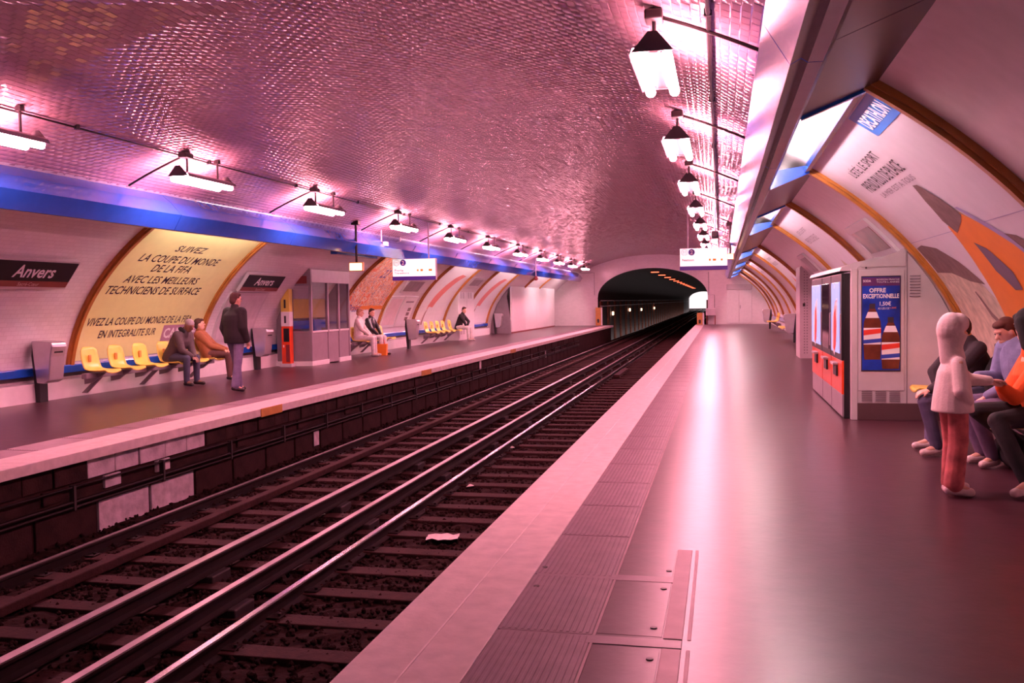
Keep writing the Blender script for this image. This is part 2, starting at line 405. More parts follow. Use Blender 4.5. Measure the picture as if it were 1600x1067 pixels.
# ------------------------------------------------------------------ tracks
def rail_prof(x, zt, h=.14, w=.068):
    return [(x-w/2, zt-.008), (x-w/2+.008, zt), (x+w/2-.008, zt), (x+w/2, zt-.008), (x+w/2, zt-.03), (x+.011, zt-.045), (x+.011, zt-h+.025), (x+.065, zt-h+.012), (x+.065, zt-h), (x-.065, zt-h), (x-.065, zt-h+.012), (x-.011, zt-h+.025), (x-.011, zt-.045), (x-w/2, zt-.03)]
ZR = -.87
def track(xa, xb, x0, x1, label, shiny):
    t = empty('railway_track', ((xa+xb)/2, 3, -1.0), label, 'railway track'); cx = (xa+xb)/2
    for x in (xa, xb):
        b = MB(); pr = rail_prof(x-cx, ZR+1.0)
        n = len(pr); b.sweep(pr, -8, 232, 0); b.mi = [1 if i == 1 else 0 for i in range(len(b.f))]
        b.build('running_rail', [M_RUST, M_RAILTOP if shiny else M_STEEL], t)
    base = None; y = 1.2; r = random.Random(4)
    while y < 200:
        if base is None:
            b = MB(); b.bbox(x0-cx, x1-cx, -.11, .11, -.15, .018, .01); base = b.build('sleeper', M_SLEEP, t); q = base
            for x in (xa, xb): pass
        else: q = link(bpy.data.objects.new('sleeper', base.data), t)
        q.location = (r.uniform(-.03, .03), y-3, r.uniform(-.006, .006)); q.rotation_euler = (0, 0, r.uniform(-.012, .012)); y += .69 if y < 60 else 1.38
    base = None
    for x in (xa, xb):
        y = 1.2
        while y < 32:
            if base is None:
                b = MB(); b.bbox(-.12, .12, -.06, .06, .016, .030, .004); b.tube([(-.095, 0, .03), (-.095, 0, .05)], .014, 6); b.tube([(.095, 0, .03), (.095, 0, .05)], .014, 6); base = b.build('rail_chair', M_RUST, t); q = base
            else: q = link(bpy.data.objects.new('rail_chair', base.data), t)
            q.location = (x-cx, y-3, 0); y += .69
    return t
T1 = track(-6.27, -4.80, -6.50, -4.25, 'railway track with dull rails on timber sleepers beside the left platform', False)
T2 = track(-3.55, -2.11, -4.02, -1.75, 'railway track with a bright polished rail beside the right platform', True)
MB().bbox(-5.80-T1.location.x, -5.68-T1.location.x, -4, 120, .02, .105, .012).build('guard_timber', M_SLEEP, T1)
for x, lab in ((-4.60, 'raised conductor rail on insulator blocks nearer the left platform'), (-3.93, 'raised conductor rail on insulator blocks nearer the right platform')):
    t = empty('conductor_rail', (x, 3, -1), lab, 'conductor rail')
    b = MB(); b.sweep(rail_prof(0, .215, .14, .08), -8, 225); b.mi = [1 if i == 1 else 0 for i in range(len(b.f))]; b.build('rail', [M_RUST, M_STEEL], t)
    for k in range(20):
        b = MB(); b.bbox(-.09, .13, -.16, .16, -.05, .078, .012); q = b.build('insulator_block', M_DARK, t); q.location = (0, k*2.9+.9+(.8 if x < -4.2 else 0), 0)
pb = MB(); pb.bbox(-.10, .10, -1.5, 1.5, .0, .10, .01); o = setp(pb.build('cover_board', M_SLEEP, loc=(-3.33, 31.5, -.985)), 'low timber cover board lying beside the bright rail far down the track', 'board')
# paper on the track
p = onZ(692, 840, -.97); b = MB(); g = []
for i in range(6):
    for j in range(5): g.append(((i/5-.5)*.33, (j/4-.5)*.24, .006*math.sin(i*1.7+j)+.012*((i+j) % 2)))
b.add(g, [(i*5+j, i*5+j+1, (i+1)*5+j+1, (i+1)*5+j) for i in range(5) for j in range(4)])
o = b.build('newspaper', mat('newsprint', (.85, .74, .70), .8, var=.15, scale=20), loc=(p[0], p[1], -.965)); o.rotation_euler = (0, 0, .15)
setp(o, 'crumpled white newspaper lying on the sleepers of the right track', 'paper')
for k, (x, y) in enumerate(((502, 805), (800, 700), (735, 760))):
    p = onZ(x, y, -.99); b = MB(); b.add([(-.05, -.04, 0), (.05, -.03, .015), (.04, .05, .005), (-.03, .04, .02), (0, 0, .035)], [(0, 1, 4), (1, 2, 4), (2, 3, 4), (3, 0, 4), (0, 3, 2, 1)])
    setp(b.build('litter_scrap', MATS['newsprint'], loc=(p[0], p[1], -.99)), ['small pale scrap of litter on the ballast between the conductor rails', 'tiny litter scrap near the bright rail farther along', 'small scrap of litter beside the polished rail'][k], 'litter')

# ------------------------------------------------------------------ end wall with the tunnel mouth
def arch(n=40, z0=-1.3, sp=1.75, top=3.52):
    hw = (TUNX1-TUNX0)/2; pts = [(TUNX0, z0)]
    for k in range(n+1):
        a = PI-PI*k/n; pts.append((TUNC+hw*math.cos(a), sp+(top-sp)*math.sin(a)))
    return pts+[(TUNX1, z0)]
AR = arch(); b = MB(); ub = []
def outer(x, z):
    d = math.hypot(x-TUNC, (z-1.2)) or 1; ux, uz = (x-TUNC)/d, (z-1.2)/d
    return (TUNC+ux*12, 1.2+uz*12)
inn = [p for p in AR if p[1] > -.5]; vs = [(x, Y1, z) for x, z in AR]+[(*((lambda q: (q[0], Y1, q[1]))(outer(x, max(z, .0)))),) for x, z in AR]
n = len(AR); vs[n] = (-14, Y1, -1.3); vs[2*n-1] = (6, Y1, -1.3)
b.add(vs, [(i, i+1, n+i+1, n+i) for i in range(n-1)])
me = b.build('wall_end', M_WALLT); uvl = me.data.uv_layers.new(name='UVMap')
for li, l in enumerate(me.data.loops): co = me.data.vertices[l.vertex_index].co; uvl.data[li].uv = (co.x, co.z)
WE = setp(me, 'white tiled end wall pierced by the dark tunnel arch', kind='structure')
b = MB(); q1 = [(x, z) for x, z in AR[1:-1]]
for i in range(len(q1)-1):
    (x0, z0), (x1, z1) = q1[i], q1[i+1]
    e0 = Vector((x0-TUNC, z0-1.5)).normalized()*.10; e1 = Vector((x1-TUNC, z1-1.5)).normalized()*.10
    b.add([(x0, Y1-.03, z0), (x1, Y1-.03, z1), (x1+e1.x, Y1-.03, z1+e1.y), (x0+e0.x, Y1-.03, z0+e0.y), (x0, Y1+.2, z0), (x1, Y1+.2, z1), (x1+e1.x, Y1+.0, z1+e1.y), (x0+e0.x, Y1+.0, z0+e0.y)], [(0, 1, 2, 3), (0, 4, 5, 1), (3, 2, 6, 7)])
b.build('arch_trim', M_WHITE, WE)
YT = 228.0
tw = MB(); vs = [(x, y, z) for y in (Y1, 75, 95, 120, YT) for x, z in AR]; fs = [(k*n+i, k*n+i+1, (k+1)*n+i+1, (k+1)*n+i) for k in range(4) for i in range(n-1)]
tw.add(vs, fs); WT = setp(tw.build('wall_tunnel', mat('tunnel_soot', (.028, .010, .010), .7, var=.4, scale=3, bump=.4, bscale=8)), 'sooty dark tunnel lining beyond the station', kind='structure')
for k in range(34):
    y = 58.8+k*4.0
    for x0, x1 in ((TUNX0-.02, TUNX0+.10), (TUNX1-.10, TUNX1+.02)):
        MB().box(x0, x1, y, y+.9, -1.2, 1.5).build('pilaster', mat('tunnel_pilaster', (.16, .055, .035), .8, var=.4, spec=.15), WT)
for z in (1.55, 1.2): MB().tube([(TUNX0+.13, Y1+.5, z), (TUNX0+.13, YT, z)], .03, 6).build('cable', M_LIME, WT)
MB().box(-12, 4, YT+.5, YT+60, -1.3, -1.05).build('ground', M_BALL, WT)
for k in range(13):
    y = 60+k*7.2; t = empty('tunnel_lamp', (TUNC+.05, y, 3.36), 'small red lamp on the tunnel crown, %s from the station' % ORD[k], 'tunnel lamp', 'red lamps along the tunnel crown')
    MB().bbox(-.28, .28, -.14, .14, -.02, .07, .02).build('housing', M_DARK, t); MB().bbox(-.25, .25, -.12, .12, -.07, -.015, .02).build('lens', M_REDL, t)
# small wall lamps in the tunnel
for k, (zx, zy) in enumerate(((258, 487), (375, 462), (455, 460), (545, 450))):
    p = onX(900+zx*.225, 380+zy*.225, TUNX0+.14); t = setp(MB().bbox(-.04, .06, -.15, .15, -.12, .12, .02).build('bulkhead_light', mat('bulkhead_glow', (1, .8, .7), .5, var=0, emit=(1, .5, .32), estr=6), loc=(TUNX0+.12, max(60, p[1]), max(.4, p[2]))), 'bulkhead light on the left tunnel wall, %s from the mouth' % ORD[k], 'light', 'bulkhead lights in the tunnel')
# back wall behind the camera
bw = MB(); bw.add([(-14, Y0, -1.4), (6, Y0, -1.4), (6, Y0, 5), (-14, Y0, 5)], [(0, 1, 2, 3)]); setp(bw.build('wall_back', M_PANEL), 'plain wall closing the station behind the viewer', kind='structure')
# ends of the platforms at the tunnel mouth + end wall fittings
d = empty('door_1', (1.06, Y1-.03, 0), 'wide white service door in the end wall of the right platform', 'door'); d['kind'] = 'structure'; del d['category']
MB().bbox(-.74, .74, -.04, .03, 2.10, 2.42, .01).build('lintel', M_LGREY, d); MB().bbox(-.74, -.01, -.02, .03, .06, 2.08, .008).build('leaf', M_WHITE, d); MB().bbox(.01, .74, -.02, .03, .06, 2.08, .008).build('leaf', M_WHITE, d)
MB().bbox(.04, .08, -.07, -.02, .95, 1.15, .01).build('handle', M_STEEL, d)
for name, x0, x1, z0, z1, m, lab in (('barrier_box', -7.66, -7.24, 0, 1.12, M_OCHRE, 'yellow warning box with a figure sign at the left side of the tunnel mouth'), ('barrier_box', -1.45, -1.02, 0, .72, M_OCHRE, 'yellow warning box with a figure sign at the right side of the tunnel mouth')):
    t = empty(name, ((x0+x1)/2, Y1-.25, 0), lab, 'sign box'); w = (x1-x0)/2
    MB().bbox(-w, w*.55, -.05, .05, z0, z1, .01).build('panel', m, t); MB().bbox(w*.58, w, -.06, .06, z0, z1, .01).build('post', M_WHITE, t)
    plane_print('figure_symbol', poly_geo([(-.05, -.14), (-.01, -.14), (0, -.04), (.02, -.14), (.06, -.14), (.04, .04), (.07, 0), (.08, .03), (.03, .10), (-.03, .10), (-.08, .03), (-.06, .0), (-.03, .05)]), (-.05, -.055, z1*.28), (1, 0, 0), (0, 0, 1), M_INK, t)
t = empty('switch_cabinet', (-.62, Y1-.3, 0), 'small white switch cabinet on legs beside the right tunnel mouth', 'cabinet')
MB().bbox(-.3, .3, -.15, .15, .55, .98, .01).build('body', M_WHITE, t); MB().bbox(-.27, .27, -.165, -.15, .58, .95, .006).build('door', M_LGREY, t)
for x in (-.25, .25): MB().box(x-.03, x+.03, -.1, .1, 0, .55).build('leg', M_MAROON, t)
t = empty('wall_conduit', (-8, Y1, 3.2), 'thin conduit running down the end wall left of the tunnel', 'conduit'); MB().tube([(-.7, -.04, .1), (.25, -.04, .1), (.25, -.04, -1.3)], .022, 6).build('pipe', M_STEEL, t)
t = empty('wall_conduit', (-.75, Y1, 3), 'thin conduit running down the end wall right of the tunnel', 'conduit'); MB().tube([(.0, -.04, .2), (.0, -.04, -1.2), (.35, -.04, -1.2), (.35, -.04, -2.0)], .022, 6).build('pipe', M_STEEL, t)

# ================================================================== LIGHTING TROUGHS
L_BAYS = [(13.94, 17.95), (25.05, 28.5), (32.0, 35.9), (39.0, 43.1), (47.6, 51.6), (52.8, 56.4)]
R_BAYS = [(7.0, 11.45), (15.25, 19.45), (27.0, 31.2), (36.0, 40.1), (45.0, 49.0), (52.6, 56.4)]
def trough(side, bays, label):
    t = empty('lighting_trough', (CX+side*4.5, 0, 2.9), label, 'lighting trough')
    X = lambda d: side*(d-4.5); Z = lambda z: z-2.9
    pr = [(4.62, 3.30), (4.45, 3.16), (4.27, 2.96), (4.41, 2.73), (4.465, 2.76), (4.50, 2.737), (4.575, 2.737), (4.60, 2.775), (4.62, 2.80)]
    y = Y0; k = 0
    while y < Y1-1.5:
        e = min(y+4.05, Y1-1.2); b = MB(); b.sweep([(X(a), Z(z)) for a, z in pr], y+.006, e-.006)
        b.mi = [0, 0, 0, 1, 1, 2, 1, 1, 1, 0, 0][:len(b.f)]; b.build('front_panel', [M_BLUE, M_BLUEU, M_LGREY], t); y = e; k += 1
    ed = [Y0]+[v for a in bays for v in a]+[Y1-1.2]
    for a, c in zip(ed[0::2], ed[1::2]):
        n = max(1, round((c-a)/2.1))
        for j in range(n):
            q0, q1 = a+(c-a)*j/n, a+(c-a)*(j+1)/n
            b = MB(); b.sweep([(X(4.615), Z(2.80)), (X(5.12), Z(3.0)), (X(5.11), Z(3.025)), (X(4.615), Z(2.825))], q0+.006, q1-.006); b.build('underside_panel', M_BLUEU, t)
    for a, c in bays:
        b = MB(); b.sweep([(X(5.0), Z(2.955)), (X(5.055), Z(2.965)), (X(5.055), Z(3.04)), (X(5.0), Z(3.03))], a+.02, c-.02); b.build('tray_rail', M_BLUE, t)
        for yy_ in (a+.02, c-.09):
            b = MB(); b.sweep([(X(4.62), Z(2.78)), (X(5.06), Z(2.955)), (X(5.06), Z(3.05)), (X(4.62), Z(2.99))], yy_, yy_+.07); b.build('end_cap', M_BLUE, t)
        b = MB(); b.tube([(X(4.66), a+.25, Z(2.96)), (X(4.66), c-.25, Z(2.96))], .018, 8); b.build('tube_lamp', M_TRAYL, t, True)
    return t
TLFT = trough(-1, L_BAYS, 'long blue enamel lighting trough running above the left platform')
trough(1, R_BAYS, 'long blue enamel lighting trough running above the right platform')

_a, _c = onX(527, 391, -9.12), onX(590, 399, -9.12)
MB().bbox(-9.30-TLFT.location.x, -9.12-TLFT.location.x, _a[1], _c[1], _a[2]-.09-2.9, _a[2]+.08-2.9, .012).build('lamp_box', M_BLUE, TLFT)
# ================================================================== POSTERS
S_LO = s_of_z(.60); S_HI = s_of_dx(5.10)
def curved(name, side, y0, y1, s0, s1, off, m, parent, n=20, th=.01):
    ss = np.linspace(s0, s1, n); b = MB(); vs = []
    for s in ss:
        for y, o in ((y0, off), (y1, off), (y1, off-th), (y0, off-th)): vs.append(wp(side, y, s, o))
    fs = [(i*4+k, i*4+(k+1) % 4, (i+1)*4+(k+1) % 4, (i+1)*4+k) for i in range(n-1) for k in range(4)]+[(0, 1, 2, 3), (4*n-4, 4*n-3, 4*n-2, 4*n-1)]
    o = b.add(vs, fs).build(name, m, parent)
    return o
def poster(side, y0, y1, label, sheet_m, s_lo=None):
    s0 = S_LO if s_lo is None else s_lo
    t = empty('advertising_poster', (0, 0, 0), label, 'poster')
    sh = curved('sheet', side, y0+.06, y1-.06, s0, S_HI, .018, sheet_m, t); 
    for y in (y0, y1):
        for (w, o, m) in ((.075, .05, M_FRAME), (.04, .085, M_FRAME)):
            curved('side_frame', side, y-w, y+w, s0-.15, S_HI+.02, o, m, t, th=.05)
    return t, sh
def fmt(t):  # put the empty at the poster's foot without moving its parts
    pts = [v.co for c in t.children if c.type == 'MESH' for v in c.data.vertices]
    c = sum(pts, Vector())/len(pts); c.z = min(p.z for p in pts)
    for ch in list(t.children):
        ch.data.transform(Matrix.Translation(-c))
    t.location = c
def wall_text(t, txt, pl, pr, hpx, m, side=-1, shear=0, bold=.012, name='lettering'):
    """pl, pr: pixels of left and right end at mid height; hpx: (top,bottom) pixel rows at left end"""
    (ya, sa), (yb, sb) = ys(*pl), ys(*pr); y = (ya+yb)/2; s = (sa+sb)/2
    h = abs(ys(pl[0], hpx[0])[1]-ys(pl[0], hpx[1])[1]); w = abs(yb-ya)
    return wall_print(name, fit_text(txt, w, h, shear=shear, bold=bold), side, y, s, m, t)
# --- yellow poster
P1, _ = poster(-1, *L_BAYS[0], 'large curved yellow text poster above the near seats of the left platform', M_POSTY)
S5 = s_of_z
LINES = [('SUIVEZ', 275, 322, 389, 6), ('LA COUPE DU MONDE', 217, 342, 405, 7.2), ('DE LA FIFA', 237, 297, 419, 7), ('AVEC LES MEILLEURS', 193, 309, 436.5, 7), ('TECHNICIENS DE SURFACE', 164, 312, 453, 7.5),
         ('VIVEZ LA COUPE DU MONDE DE LA FIFA', 135, 297, 500, 7), ('EN INTEGRALITE SUR', 152, 241, 519.5, 7)]
for txt, xa, xb, yc, hh in LINES:
    xm = (xa+xb)/2
    dy = {389: 3, 405: 6, 419: 2, 436.5: 2, 453: -1, 500: -6, 519.5: -4}[yc]
    (yb_, sb_), (ya_, sa_) = ys(xb, yc+dy/2), ys(xa, yc-dy/2)
    y, s = ys(xm, yc)
    h = abs(ys(xm, yc-hh)[1]-ys(xm, yc+hh)[1])*.82
    wall_print('lettering', fit_text(txt, yb_-ya_, h, shear=.22, bold=.010), -1, (ya_+yb_)/2, s, M_INK, P1)
y, s = ys(268, 519); M_CAN = mat('mauve_logo_box', (.42, .22, .33), .4, var=0)
wall_print('logo_box', rect_geo(-.62, .62, -.17, .17), -1, y+.25, s, M_CAN, P1, .021)
wall_print('logo_lettering', fit_text('CANAL+', 1.12, .22, bold=.03), -1, y+.25, s, M_WPOST, P1, .025)
fmt(P1)
# --- collage poster
def collage_mat():
    m = bpy.data.materials.new('collage_print'); m.use_nodes = True; N = m.node_tree.nodes; L = m.node_tree.links; b = N['Principled BSDF']; b.inputs['Roughness'].default_value = .35
    tc = N.new('ShaderNodeTexCoord'); mp = N.new('ShaderNodeMapping'); mp.inputs['Rotation'].default_value = (0, .6, .35); mp.inputs['Scale'].default_value = (1.0, 3.2, 3.0)
    nz = N.new('ShaderNodeTexNoise'); nz.inputs['Scale'].default_value = 1.3; nz.inputs['Detail'].default_value = 4; nz.inputs['Distortion'].default_value = 1.2
    r = N.new('ShaderNodeValToRGB'); r.color_ramp.interpolation = 'CONSTANT'
    cols = [(0, (.80, .14, .03)), (.41, (.85, .76, .70)), (.45, (.9, .36, .06)), (.49, (.40, .05, .06)), (.52, (.9, .82, .78)), (.55, (.85, .22, .05)), (.59, (.26, .20, .30)), (.63, (.85, .5, .36))]
    e = r.color_ramp.elements; e[0].color = (*cols[0][1], 1); e[1].position = cols[1][0]; e[1].color = (*cols[1][1], 1)
    for p, c in cols[2:]: q = e.new(p); q.color = (*c, 1)
    L.new(tc.outputs['Object'], mp.inputs['Vector']); L.new(mp.outputs['Vector'], nz.inputs['Vector']); L.new(nz.outputs['Fac'], r.inputs['Fac']); L.new(r.outputs['Color'], b.inputs['Base Color']); return m
P2, _ = poster(-1, *L_BAYS[1], 'busy red and orange collage poster behind the glazed booth', collage_mat())
wall_print('white_band', rect_geo(-1.65, 1.65, -.35, .35), -1, 26.78, S_LO+.45, M_WPOST, P2)
wall_print('orange_band', rect_geo(-.7, 1.6, -.06, .06), -1, 26.78, S_LO+.88, M_ORANGE, P2)
wall_print('script_lettering', fit_text('Brasil', .95, .24, shear=.3), -1, 26.0, s_of_z(1.42), M_PURP, P2, .026)
wall_print('number_lettering', fit_text('22', .55, .34, shear=.2), -1, 26.6, s_of_z(2.45), M_PURP, P2, .026)
fmt(P2)
# --- white posters with a long red figure
M_SALM = mat('salmon_print', (.80, .22, .20), .4, var=.08)
for k, bay in enumerate(L_BAYS[2:5]):
    lab = ['white poster with a long red sprinting figure behind the third seat group', 'white poster with a long red figure next to the grey metal cabinet', 'pale poster above the white enclosure near the tunnel'][k]
    t, _ = poster(-1, *bay, lab, M_WPOST, s_lo=None if k < 2 else s_of_z(2.15))
    yc = (bay[0]+bay[1])/2; z = s_of_z
    if k < 2:
        wall_print('red_figure', poly_geo([(-.80, z(1.42)), (-.15, z(1.38)), (.25, z(1.85)), (.62, z(2.2)), (.90, z(2.42)), (1.25, z(2.58)), (.60, z(2.62)), (.15, z(2.50)), (-.25, z(2.2)), (-.60, z(1.8))]), -1, yc, 0, M_SALM, t)
        wall_print('dark_figure', poly_geo([(-.95, z(.75)), (-.80, z(.72)), (-.72, z(1.1)), (-.62, z(1.35)), (-.82, z(1.2)), (-.9, z(1.0))]), -1, yc, 0, mat('brown_print', (.35, .16, .16), .4, var=.1), t)
        wall_print('sole_line', poly_geo([(-.75, z(1.3)), (-.52, z(1.45)), (-.6, z(1.5)), (-.8, z(1.36))]), -1, yc, 0, MATS['salmon_print'], t)
    fmt(t)
# --- right wall posters
M_LILAC = mat('pale_lilac_poster', (.70, .58, .68), .35, var=.04)
M_BRN = mat('dark_brush_print', (.20, .11, .11), .5, var=.3, scale=9)
M_SAND = mat('sand_print', (.62, .48, .40), .5, var=.3, scale=9)
def prt(t, name, pix, m, off, side=1):
    pts = [ys(*p) for p in pix]; yc = sum(p[0] for p in pts)/len(pts)
    wall_print(name, poly_geo([(-side*(y-yc), s) for y, s in pts]), side, yc, 0, m, t, off)
R1, _ = poster(1, *R_BAYS[0], 'large pale poster with an orange kayak shape above the seated group', M_LILAC)
zz_ = s_of_z
def rw_poly(t, name, pts, m, off):  # pts (y,z)
    yc = sum(p[0] for p in pts)/len(pts); wall_print(name, poly_geo([(-(y-yc), zz_(z)) for y, z in pts]), 1, yc, 0, m, t, off)
rw_poly(R1, 'dune_print', [(11.35, 1.78), (10.6, 1.80), (9.9, 1.64), (9.5, 1.3), (9.2, .75), (11.35, .72)], M_SAND, .021)
rw_poly(R1, 'grass_print', [(11.3, 2.06), (11.0, 2.08), (10.5, 2.02), (10.1, 1.86), (9.75, 1.62), (10.2, 1.66), (10.7, 1.76), (11.3, 1.78)], M_BRN, .023)
rw_poly(R1, 'grass_print', [(8.2, 2.02), (7.9, 1.98), (7.1, 1.5), (7.1, 1.2), (7.6, 1.5), (8.0, 1.8)], M_BRN, .023)
rw_poly(R1, 'sand_strip', [(8.0, 1.8), (7.1, 1.2), (7.1, .72), (8.6, .72)], M_SAND, .022)
rw_poly(R1, 'kayak_bow', [(9.08, 2.53), (8.95, 2.52), (8.78, 2.36), (8.70, 2.22), (8.9, 2.17), (9.3, 2.10), (9.38, 2.22), (9.25, 2.40)], M_BRN, .027)
rw_poly(R1, 'kayak_hull', [(9.40, 2.17), (9.15, 2.16), (8.88, 2.25), (8.72, 2.24), (8.45, 2.12), (8.12, 1.92), (7.75, 1.55), (7.7, 1.1), (8.2, .72), (9.5, .72), (9.72, 1.3), (9.6, 1.75)], M_ORANGE, .025)
rw_poly(R1, 'cockpit', [(9.07, 2.00), (8.86, 1.93), (8.66, 1.72), (8.72, 1.56), (8.92, 1.56), (9.1, 1.74)], mat('slate_print', (.16, .10, .16), .5, var=.1), .029)
rw_poly(R1, 'hull_stripe', [(8.68, 2.28), (8.60, 2.28), (8.1, 2.0), (7.8, 1.7), (7.8, 1.6), (8.12, 1.92), (8.45, 2.12)], mat('mauve_print', (.34, .26, .5), .4, var=.1), .026)
rw_poly(R1, 'crab_mark', [(10.3, 1.55), (10.25, 1.56), (10.12, 1.35), (10.0, 1.28), (10.05, 1.22), (10.2, 1.3)], M_BRN, .024)
rw_poly(R1, 'logo_box', [(8.30, 3.02), (7.22, 3.02), (7.22, 2.86), (8.30, 2.86)], mat('cyan_blue_print', (.02, .22, .75), .35, var=0), .022)
wall_print('logo_lettering', fit_text('DECATHLON', .86, .15, bold=.03), 1, 7.76, zz_(2.94), M_WPOST, R1, .027)
wall_print('lettering', fit_text("L'ÉTÉ, LE SPORT", 1.5, .155, bold=.002), 1, 9.68, zz_(2.81), M_INK, R1)
wall_print('lettering', fit_text('PREND PLUS DE PLACE', 1.85, .155, bold=.002), 1, 9.66, zz_(2.68), M_INK, R1)
wall_print('small_lettering', fit_text('LA MER EST A TOUS', 1.6, .07), 1, 9.58, zz_(2.575), mat('grey_ink', (.30, .22, .28), .5, var=0), R1)
wall_print('fold_seam', poly_geo([(-2.15, 0), (2.15, 0), (2.15, .006), (-2.15, .006)]), 1, 9.22, zz_(2.12), MATS['mauve_print'], R1, .0205)
fmt(R1)
R_LAB = ['second pale poster of the right wall, above the drinks machines', 'third pale poster of the right wall, beyond the perforated column', 'fourth pale poster along the right wall', 'fifth pale poster along the right wall near the tunnel', 'last pale poster of the right wall beside the service door']
for k, bay in enumerate(R_BAYS[1:]):
    t, _ = poster(1, *bay, R_LAB[k], M_LILAC if k % 2 == 0 else M_WPOST); yc = sum(bay)/2
    wall_print('lettering', fit_text("L'ÉTÉ, LE SPORT", 1.4, .14), 1, yc+.5, zz_(2.75), MATS['grey_ink'], t); wall_print('lettering', fit_text('PREND PLUS DE PLACE', 1.7, .14), 1, yc+.5, zz_(2.6), MATS['grey_ink'], t)
    wall_print('kayak_print', poly_geo([(.1, zz_(2.2)), (.5, zz_(2.0)), (.9, zz_(1.4)), (.9, zz_(.75)), (-.5, zz_(.75)), (-.45, zz_(1.5)), (-.2, zz_(2.0))]), 1, yc, 0, M_ORANGE if k == 1 else MATS['sand_print'], t)
    fmt(t)
# framed notice above the drinks machines
def notice(side, y0, y1, z0, z1, label, pm, frame=M_WHITE, name='framed_notice', inner=.10):
    t = empty(name, (0, 0, 0), label, 'notice'); s0, s1 = s_of_z(z0), s_of_z(z1)
    curved('frame', side, y0, y1, s0, s1, .04, frame, t, 8, .04); curved('sheet', side, y0+inner, y1-inner, s0+inner*.8, s1-inner*.8, .046, pm, t, 8, .008); return t
t = notice(1, 12.3, 14.1, 2.06, 2.50, 'framed dark picture on the right wall above the drinks machines', mat('dim_picture', (.30, .13, .13), .3, var=.6, scale=3), inner=.14); fmt(t)
t = notice(1, 21.3, 22.8, 2.06, 2.50, 'framed grey picture on the right wall beyond the drinks machines', mat('grey_picture', (.25, .20, .22), .3, var=.5, scale=3), inner=.12); fmt(t)
# left wall maps between collage and red-figure poster
t = notice(-1, 29.25, 31.0, 1.90, 2.35, 'dark station map box high on the wall behind the hanging left sign', mat('slate_map', (.20, .10, .15), .3, var=.4, scale=4), M_LGREY, 'map_box'); fmt(t)
t = notice(-1, 28.75, 30.05, .75, 1.78, 'white framed notice beside the collage poster on the left wall', mat('pink_notice', (.80, .62, .64), .35, var=.1)); fmt(t)
t = notice(-1, 30.15, 31.5, .75, 1.78, 'white framed notice with pictures left of the red figure poster', M_WPOST); [curved('picture', -1, 30.95, 31.25, s_of_z(z), s_of_z(z+.12), .05, MATS['slate_map'], t, 3, .003) for z in (.95, 1.12, 1.28)]; curved('heading', -1, 30.4, 31.2, s_of_z(1.58), s_of_z(1.63), .05, MATS['grey_ink'], t, 3, .003); fmt(t)
t = notice(-1, 36.6, 38.3, 2.20, 2.55, 'grey map box above the white metal cabinet on the left wall', mat('slate_map2', (.25, .18, .22), .3, var=.4, scale=4), M_LGREY, 'map_box'); fmt(t)
t = notice(-1, 18.45, 20.2, .72, 1.84, 'framed notice below the second station name plate', mat('pale_notice', (.66, .56, .60), .35, var=.1), M_LGREY); fmt(t)
# blue seat rail along the left wall
for (a, c, lab) in ((4.0, 24.9, 'blue metal rail along the foot of the left wall, nearest stretch'), (25.0, 43.2, 'blue metal rail along the foot of the left wall, far stretch')):
    t = empty('wall_rail', (CX-6.9, (a+c)/2, .48), lab, 'rail'); b = MB(); b.bbox(-.16, .02, a-(a+c)/2, c-(a+c)/2, -.07, .07, .02); b.build('bar', M_BLUE, t)
    b = MB(); b.bbox(-.16, -.03, a-(a+c)/2, c-(a+c)/2, -.13, -.07, .005); b.build('shadow_strip', M_DARK, t)  # dark strip put in for the shadow below the blue bar
t = empty('wall_rail', (CX+6.9, 30, .48), 'blue metal rail along the foot of the right wall', 'rail'); b = MB(); b.bbox(-.02, .16, -4.9, 25, -.07, .07, .02); b.build('bar', M_BLUE, t)
b = MB(); b.box(CX-7.05, CX-6.80, 4, 43.2, 0, .30); setp(b.build('trim_1', M_WHITE), 'low white plinth along the foot of the left wall', kind='structure')

# ================================================================== STATION NAME PLATES
def name_plate(y0, y1, z0, z1, label):
    t = empty('station_name_plate', wp(-1, (y0+y1)/2, s_of_z(z0), .15), label, 'sign'); org = t.location.copy()
    # vertical-ish plate tilted a little, standing off the wall
    tp, bt = wp(-1, 0, s_of_z(z1), .11), wp(-1, 0, s_of_z(z0), .15); up = Vector((tp.x-bt.x, 0, tp.z-bt.z)); h = up.length; up.normalize(); nrm = Vector((up.z, 0, -up.x)); w = (y1-y0)
    def pb(name, u0, u1, v0, v1, d0, d1, m):
        b = MB(); vs = [Vector((0, u, 0))+up*v+nrm*d for d in (d0, d1) for v in (v0, v1) for u in (u0, u1)]
        b.add(vs, [(0, 2, 3, 1), (4, 5, 7, 6), (0, 1, 5, 4), (2, 6, 7, 3), (0, 4, 6, 2), (1, 3, 7, 5)]); return b.build(name, m, t)
    pb('backing', -w/2-.03, w/2+.03, -.04, h+.03, -.07, 0, M_LGREY)
    pb('name_panel', -w/2, w/2, h*.24, h, 0, .012, mat('black_enamel', (.012, .008, .014), .4, var=0, spec=.2)); pb('sub_panel', -w/2, w/2, 0, h*.23, 0, .012, M_MAROON)
    plane_print('lettering', fit_text('Anvers', w*.50, h*.50, shear=.08, bold=.02), up*h*.62+nrm*.016, (0, 1, 0), up, M_WPOST, t)
    plane_print('small_lettering', fit_text('Sacré-Cœur', w*.26, h*.14), up*h*.115+nrm*.016, (0, 1, 0), up, mat('pink_ink', (.7, .5, .5), .4, var=0), t)
name_plate(11.25, 12.95, 1.95, 2.30, 'black Anvers station name plate left of the yellow poster')
name_plate(18.50, 20.20, 1.95, 2.27, 'black Anvers station name plate right of the yellow poster')

